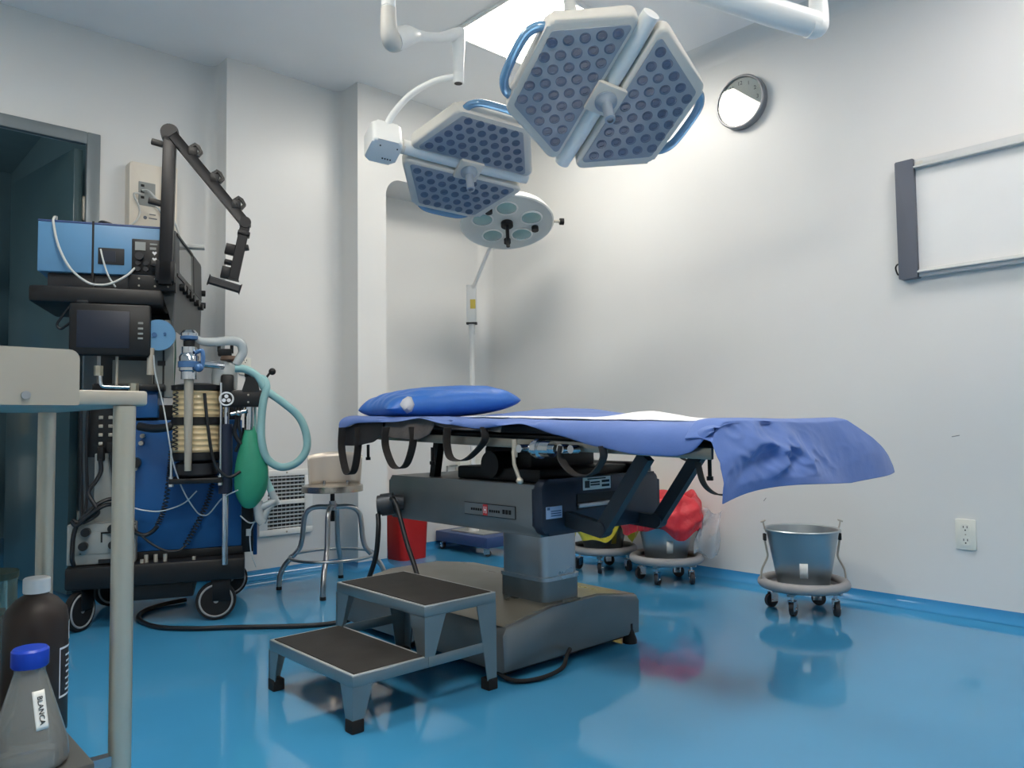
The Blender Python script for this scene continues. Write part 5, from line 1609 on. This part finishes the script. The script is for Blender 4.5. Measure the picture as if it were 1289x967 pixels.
for v in m.bm.verts:
    v.co.x *= 1.10 + 0.07 * math.sin(v.co.z * 24) + 0.05 * math.sin(v.co.z * 61 + v.co.y * 40)
    v.co.y *= 0.75
    v.co.x += 0.634 + 0.010 * math.sin((v.co.z - 0.46) * 9)
    v.co.y += -0.10
m.build('breathing_bag', GREEN, t, sub=1)
# teal hoses
m = MB()
m.tube([(0.575, -0.12, 1.045), (0.615, -0.12, 1.042), (0.660, -0.12, 1.016), (0.700, -0.12, 0.955), (0.765, -0.12, 0.905), (0.830, -0.12, 0.845), (0.862, -0.12, 0.77), (0.862, -0.12, 0.70), (0.822, -0.12, 0.648), (0.760, -0.12, 0.632), (0.705, -0.125, 0.668), (0.682, -0.13, 0.74), (0.680, -0.13, 0.83), (0.688, -0.13, 0.91), (0.700, -0.125, 0.965), (0.69, -0.11, 1.0), (0.665, -0.10, 1.005)], 0.0165, 14, k=7)
m.build('breathing_hose', TEAL, t)
m = MB()
m.tube([(0.652, -0.07, 0.98), (0.648, -0.07, 0.90), (0.650, -0.07, 0.80), (0.664, -0.07, 0.69), (0.70, -0.08, 0.585), (0.725, -0.09, 0.525)], 0.0145, 12, k=6); m.build('lower_hose', TEAL, t)
m = MB()
m.tube([(0.722, -0.09, 0.53), (0.738, -0.09, 0.495), (0.75, -0.09, 0.475)], 0.015, 12); m.tube([(0.742, -0.09, 0.49), (0.70, -0.09, 0.47), (0.665, -0.09, 0.465)], 0.017, 12); m.tube([(0.668, -0.09, 0.49), (0.675, -0.09, 0.42), (0.69, -0.09, 0.40)], 0.02, 12); m.tube([(0.69, -0.09, 0.40), (0.705, -0.09, 0.45), (0.735, -0.09, 0.485)], 0.013, 12)
m.build('hose_connector', CLEAR, t)
m = MB(); m.tube([(0.69, -0.08, 0.42), (0.64, -0.07, 0.40), (0.60, -0.05, 0.43)], 0.003, 8, k=5); m.tube([(0.665, -0.07, 0.42), (0.64, -0.06, 0.36), (0.645, -0.05, 0.27), (0.665, -0.04, 0.21)], 0.0025, 8, k=5); m.build('drain_tube', TUBING, t, split=True)
# coiled leads on the camera side of the cabinet
def coil(pts, r, turns, wire, name):
    P = smooth_path(pts, 24)
    n = len(P)
    out = []
    for i in range(n - 1):
        d = (P[i + 1] - P[i]).normalized()
        for s in range(2):
            f = (i + s / 2) / (n - 1)
            a = 2 * PI * turns * f
            p = P[i].lerp(P[i + 1], s / 2)
            x = d.cross(Vector((0, 1, 0))).normalized()
            out.append(p + x * r * math.cos(a) + Vector((0, 1, 0)) * r * math.sin(a))
    m = MB(); m.tube(out, wire, 6)
    return m.build(name, CABLEB, t)
coil([(0.338, -0.075, 0.75), (0.330, -0.05, 0.66), (0.322, -0.02, 0.59), (0.306, -0.01, 0.476), (0.280, -0.01, 0.40)], 0.010, 30, 0.0026, 'coiled_lead')
coil([(0.498, -0.03, 0.60), (0.474, -0.01, 0.501), (0.433, -0.01, 0.405), (0.385, -0.01, 0.311)], 0.010, 24, 0.0026, 'coiled_lead')
coil([(0.187, -0.02, 0.56), (0.184, -0.02, 0.48), (0.190, -0.02, 0.40)], 0.009, 14, 0.0026, 'coiled_lead')
m = MB(); m.tube([(0.280, -0.01, 0.40), (0.26, -0.01, 0.378), (0.232, -0.015, 0.366), (0.20, -0.02, 0.38), (0.188, -0.02, 0.40)], 0.009, 10, k=5); m.tube([(0.385, -0.01, 0.311), (0.36, -0.015, 0.295), (0.31, -0.02, 0.30), (0.26, -0.02, 0.33), (0.215, -0.02, 0.372)], 0.005, 8, k=5); m.tube([(0.205, -0.0, 0.81), (0.26, -0.03, 0.80), (0.32, -0.06, 0.805), (0.345, -0.06, 0.82)], 0.017, 12, k=5); m.build('lead_loop', CABLEB, t, split=True)
m = MB(); m.tube([(0.262, -0.06, 1.10), (0.27, -0.06, 1.02), (0.300, -0.07, 0.90), (0.325, -0.17, 0.80), (0.348, -0.16, 0.66), (0.385, -0.10, 0.54), (0.43, -0.05, 0.455), (0.455, -0.03, 0.437), (0.48, -0.03, 0.445), (0.53, -0.10, 0.51), (0.59, -0.15, 0.545)], 0.0028, 8, k=8); m.build('sampling_tube', TUBING, t)
m = MB(); m.tube([(0.175, -0.02, 0.485), (0.235, -0.02, 0.466), (0.30, -0.02, 0.462), (0.378, -0.03, 0.489), (0.43, -0.05, 0.54)], 0.0028, 8, k=8); m.build('sampling_tube', TUBING, t)
m = MB()
for x, z in ((0.215, 0.77), (0.21, 0.74), (0.19, 0.635)):
    m.cyl((x, 0.02, z), (x, 0.052, z), 0.009, n=12)
m.build('cabinet_stud', STEELW, t, split=True)
m = MB(); m.cyl((0.19, 0.0, 0.66), (0.19, 0.05, 0.66), 0.022, n=16); m.build('cabinet_knob', BLACK, t)
m = MB(); m.b2((0.625, 0.055, 0.33), (0.645, 0.062, 0.36)); m.build('white_tag', LABELW, t)
# ---------------------------------------------------------------- steel instrument trolley at the left
t = thing('instrument_trolley', 'satin steel instrument trolley with a raised front panel in the near left corner', 'trolley', (0.34, 1.19, 0))
# trolley space: x = X - .34, y = Y - 1.19
m = MB(); m.b2((-0.86, -0.012, 0.833), (0.028, 0.53, 0.8545), 0.004)
lab(m.build('top_shelf', STEELW, t), 'top shelf with a folded rim')
m = MB(); m.prism(rounded([(-0.86, 0.833), (-0.062, 0.833), (-0.062, 0.909), (-0.86, 0.913)], [0.002, 0.002, 0.013, 0.013]), 0.012, 0.0145, basis((1, 0, 0), (0, 0, 1), (0, 0, 0)))
g_ = m.build('front_panel', STEELW, t)
m = MB(); m.cyl((-0.125, -0.017, 0.846), (-0.125, -0.0135, 0.846), 0.0055, n=16); m.build('screw', STEEL, g_)
def tl(x, y):
    o = MB().cyl((x, y, 0.036), (x, y, 0.8325), 0.0148, n=48).build('leg', mat('trolley_tube', (192, 187, 172), 0.34, 0.7, noise=0.03, nscale=5), t)
    MB().cyl((x, y, 0.0), (x, y, 0.035), 0.018, n=18).build('rubber_foot', RUBBER, o)
tl(0.0, 0.0); tl(0.0, 0.475); tl(-0.80, 0.0); tl(-0.80, 0.475)
m = MB(); m.b2((-0.81, -0.02, 0.330), (-0.036, 0.49, 0.350), 0.004)
lab(m.build('lower_shelf', mat('shelf_dull_steel', (104, 106, 104), 0.45, 0.6, noise=0.1, nscale=8, rnoise=0.08), t), 'lower shelf')
for y in (0.0, 0.475):
    m = MB(); m.b2((-0.05, y - 0.008, 0.333), (0.0, y + 0.008, 0.347)); m.build('shelf_bracket', STEEL, t)

# bottles on the lower shelf
def bottle_frame(x, y):
    return (x, y, 0.3502)
t = thing('flask', 'clear conical glass flask with a blue screw cap on the trolley shelf', 'flask', bottle_frame(0.235, 1.222), math.radians(0))
m = MB()
m.lathe([(0, 0), (0.044, 0), (0.048, 0.004), (0.049, 0.010), (0.046, 0.03), (0.022, 0.112), (0.0185, 0.124), (0.0185, 0.135)], 44)
m.build('glass_body', GLASS, t, angle=60)
m = MB(); m.lathe([(0, 0.0035), (0.0425, 0.0042), (0.046, 0.010), (0.0425, 0.034), (0, 0.034)], 44); m.build('liquid', LIQ, t)
m = MB()
m.lathe([(0, 0.131), (0.021, 0.131), (0.0225, 0.133), (0.0225, 0.153), (0.020, 0.156), (0, 0.156)], 40); m.build('screw_cap', CAPB, t)
# paper label following the cone, with hand lettering
m = MB()
la = math.atan2(-1.222, -0.235) + 0.42
def lp(u, v, off=0.0006):
    z = 0.055 + v * 0.048
    r = 0.046 + (0.022 - 0.046) * (z - 0.03) / (0.112 - 0.03) + off
    a = la + (u - 0.5) * 0.016 / r
    return Vector((r * math.cos(a), r * math.sin(a), z))
m.grid(lp, 6, 8); lb = m.build('paper_label', LABELW, t, solid=0.0004)
P0, PU, PV = lp(0.5, 0.5, 0.0016), (lp(1, 0.5, 0) - lp(0, 0.5, 0)).normalized(), (lp(0.5, 1, 0) - lp(0.5, 0, 0)).normalized()
text('BLANCA', 0.0095, INK, 'label_writing', t, basis(-PV, PU, P0), 0.0002)

t = thing('brown_bottle', 'dark brown bottle with a white cap behind the conical flask', 'bottle', bottle_frame(0.264, 1.338), 0)
m = MB()
m.lathe([(0, 0), (0.040, 0), (0.043, 0.004), (0.043, 0.165), (0.040, 0.183), (0.028, 0.198), (0.0165, 0.205), (0.0155, 0.222), (0, 0.222)], 44); m.build('bottle_body', BROWN, t)
m = MB(); m.lathe([(0, 0.208), (0.0175, 0.208), (0.018, 0.210), (0.018, 0.228), (0.016, 0.230), (0, 0.230)], 36); m.build('cap', CAPW, t)
ba_ = math.atan2(-1.338, -0.264)
def cyl_patch(m, a0, a1, z0, z1, r, n=8):
    m.grid(lambda u, v: Vector((r * math.cos(a0 + (a1 - a0) * u), r * math.sin(a0 + (a1 - a0) * u), z0 + (z1 - z0) * v)), n, 1)
m = MB()
A0 = ba_ + 0.78
for (a0, a1, z0, z1) in ((A0, A0 + 0.04, 0.055, 0.128), (A0, A0 + 1.5, 0.125, 0.128), (A0, A0 + 1.5, 0.055, 0.058)):
    cyl_patch(m, a0, a1, z0, z1, 0.0434)
for k, (z, w_) in enumerate(((0.113, 0.5), (0.104, 0.9), (0.097, 0.7), (0.088, 0.8), (0.079, 0.9), (0.070, 0.6), (0.063, 0.9))):
    cyl_patch(m, A0 + 0.30 + 0.05 * (k % 2), A0 + 0.3 + w_, z, z + 0.0028, 0.0434)
m.build('label_lettering', INKW, t)
m = MB(); cyl_patch(m, A0 + 0.55, A0 + 1.3, 0.135, 0.162, 0.0433); m.build('upper_label', LABELW, t)

t = thing('jar', 'clear jar of orange content beside the brown bottle on the trolley shelf', 'jar', bottle_frame(0.224, 1.478), 0)
m = MB(); m.lathe([(0, 0), (0.038, 0), (0.040, 0.003), (0.040, 0.215), (0.038, 0.215), (0.038, 0.006), (0, 0.006)], 40); m.build('glass_body', JAR, t)
m = MB(); m.lathe([(0, 0.0065), (0.0374, 0.0065), (0.0374, 0.16), (0, 0.16)], 40); m.build('content', ORANGE, t)
m = MB(); m.lathe([(0, 0.214), (0.042, 0.214), (0.042, 0.224), (0, 0.224)], 40); m.build('lid', mat('dark_green_lid', (52, 70, 58), 0.5, noise=0.05), t)

# ---------------------------------------------------------------- cables on the floor and up to the table
o = MB().tube([(1.32, 3.66, 0.012), (1.20, 3.64, 0.010), (1.10, 3.56, 0.010), (1.047, 3.42, 0.010), (1.064, 3.25, 0.010), (1.16, 3.12, 0.010), (1.268, 3.035, 0.010), (1.481, 2.853, 0.010), (1.60, 2.80, 0.010), (1.66, 2.76, 0.03), (1.625, 2.64, 0.13), (1.592, 2.53, 0.235), (1.588, 2.48, 0.32), (1.592, 2.47, 0.42), (1.61, 2.50, 0.465)], 0.0095, 12, k=8).build('power_cable', CABLEB)
tag(o, 'black cable looping over the blue floor from the machine to the table', 'cable')
o = MB().tube([(1.655, 2.46, 0.525), (1.61, 2.41, 0.530), (1.605, 2.37, 0.510), (1.60, 2.30, 0.385), (1.595, 2.23, 0.28), (1.595, 2.16, 0.12), (1.585, 2.30, 0.012), (1.575, 2.42, 0.010)], 0.0085, 12, k=8).build('control_cable', CABLEB)
tag(o, 'thin dark cable slanting down behind the upper step', 'cable')
o = MB().tube([(1.62, 1.86, 0.03), (1.63, 1.78, 0.012), (1.70, 1.74, 0.010), (1.80, 1.735, 0.02), (1.86, 1.765, 0.045), (1.90, 1.79, 0.05)], 0.007, 10, k=7).build('floor_hose', RUBBER)
tag(o, 'short dark hose lying on the floor along the table base', 'hose')
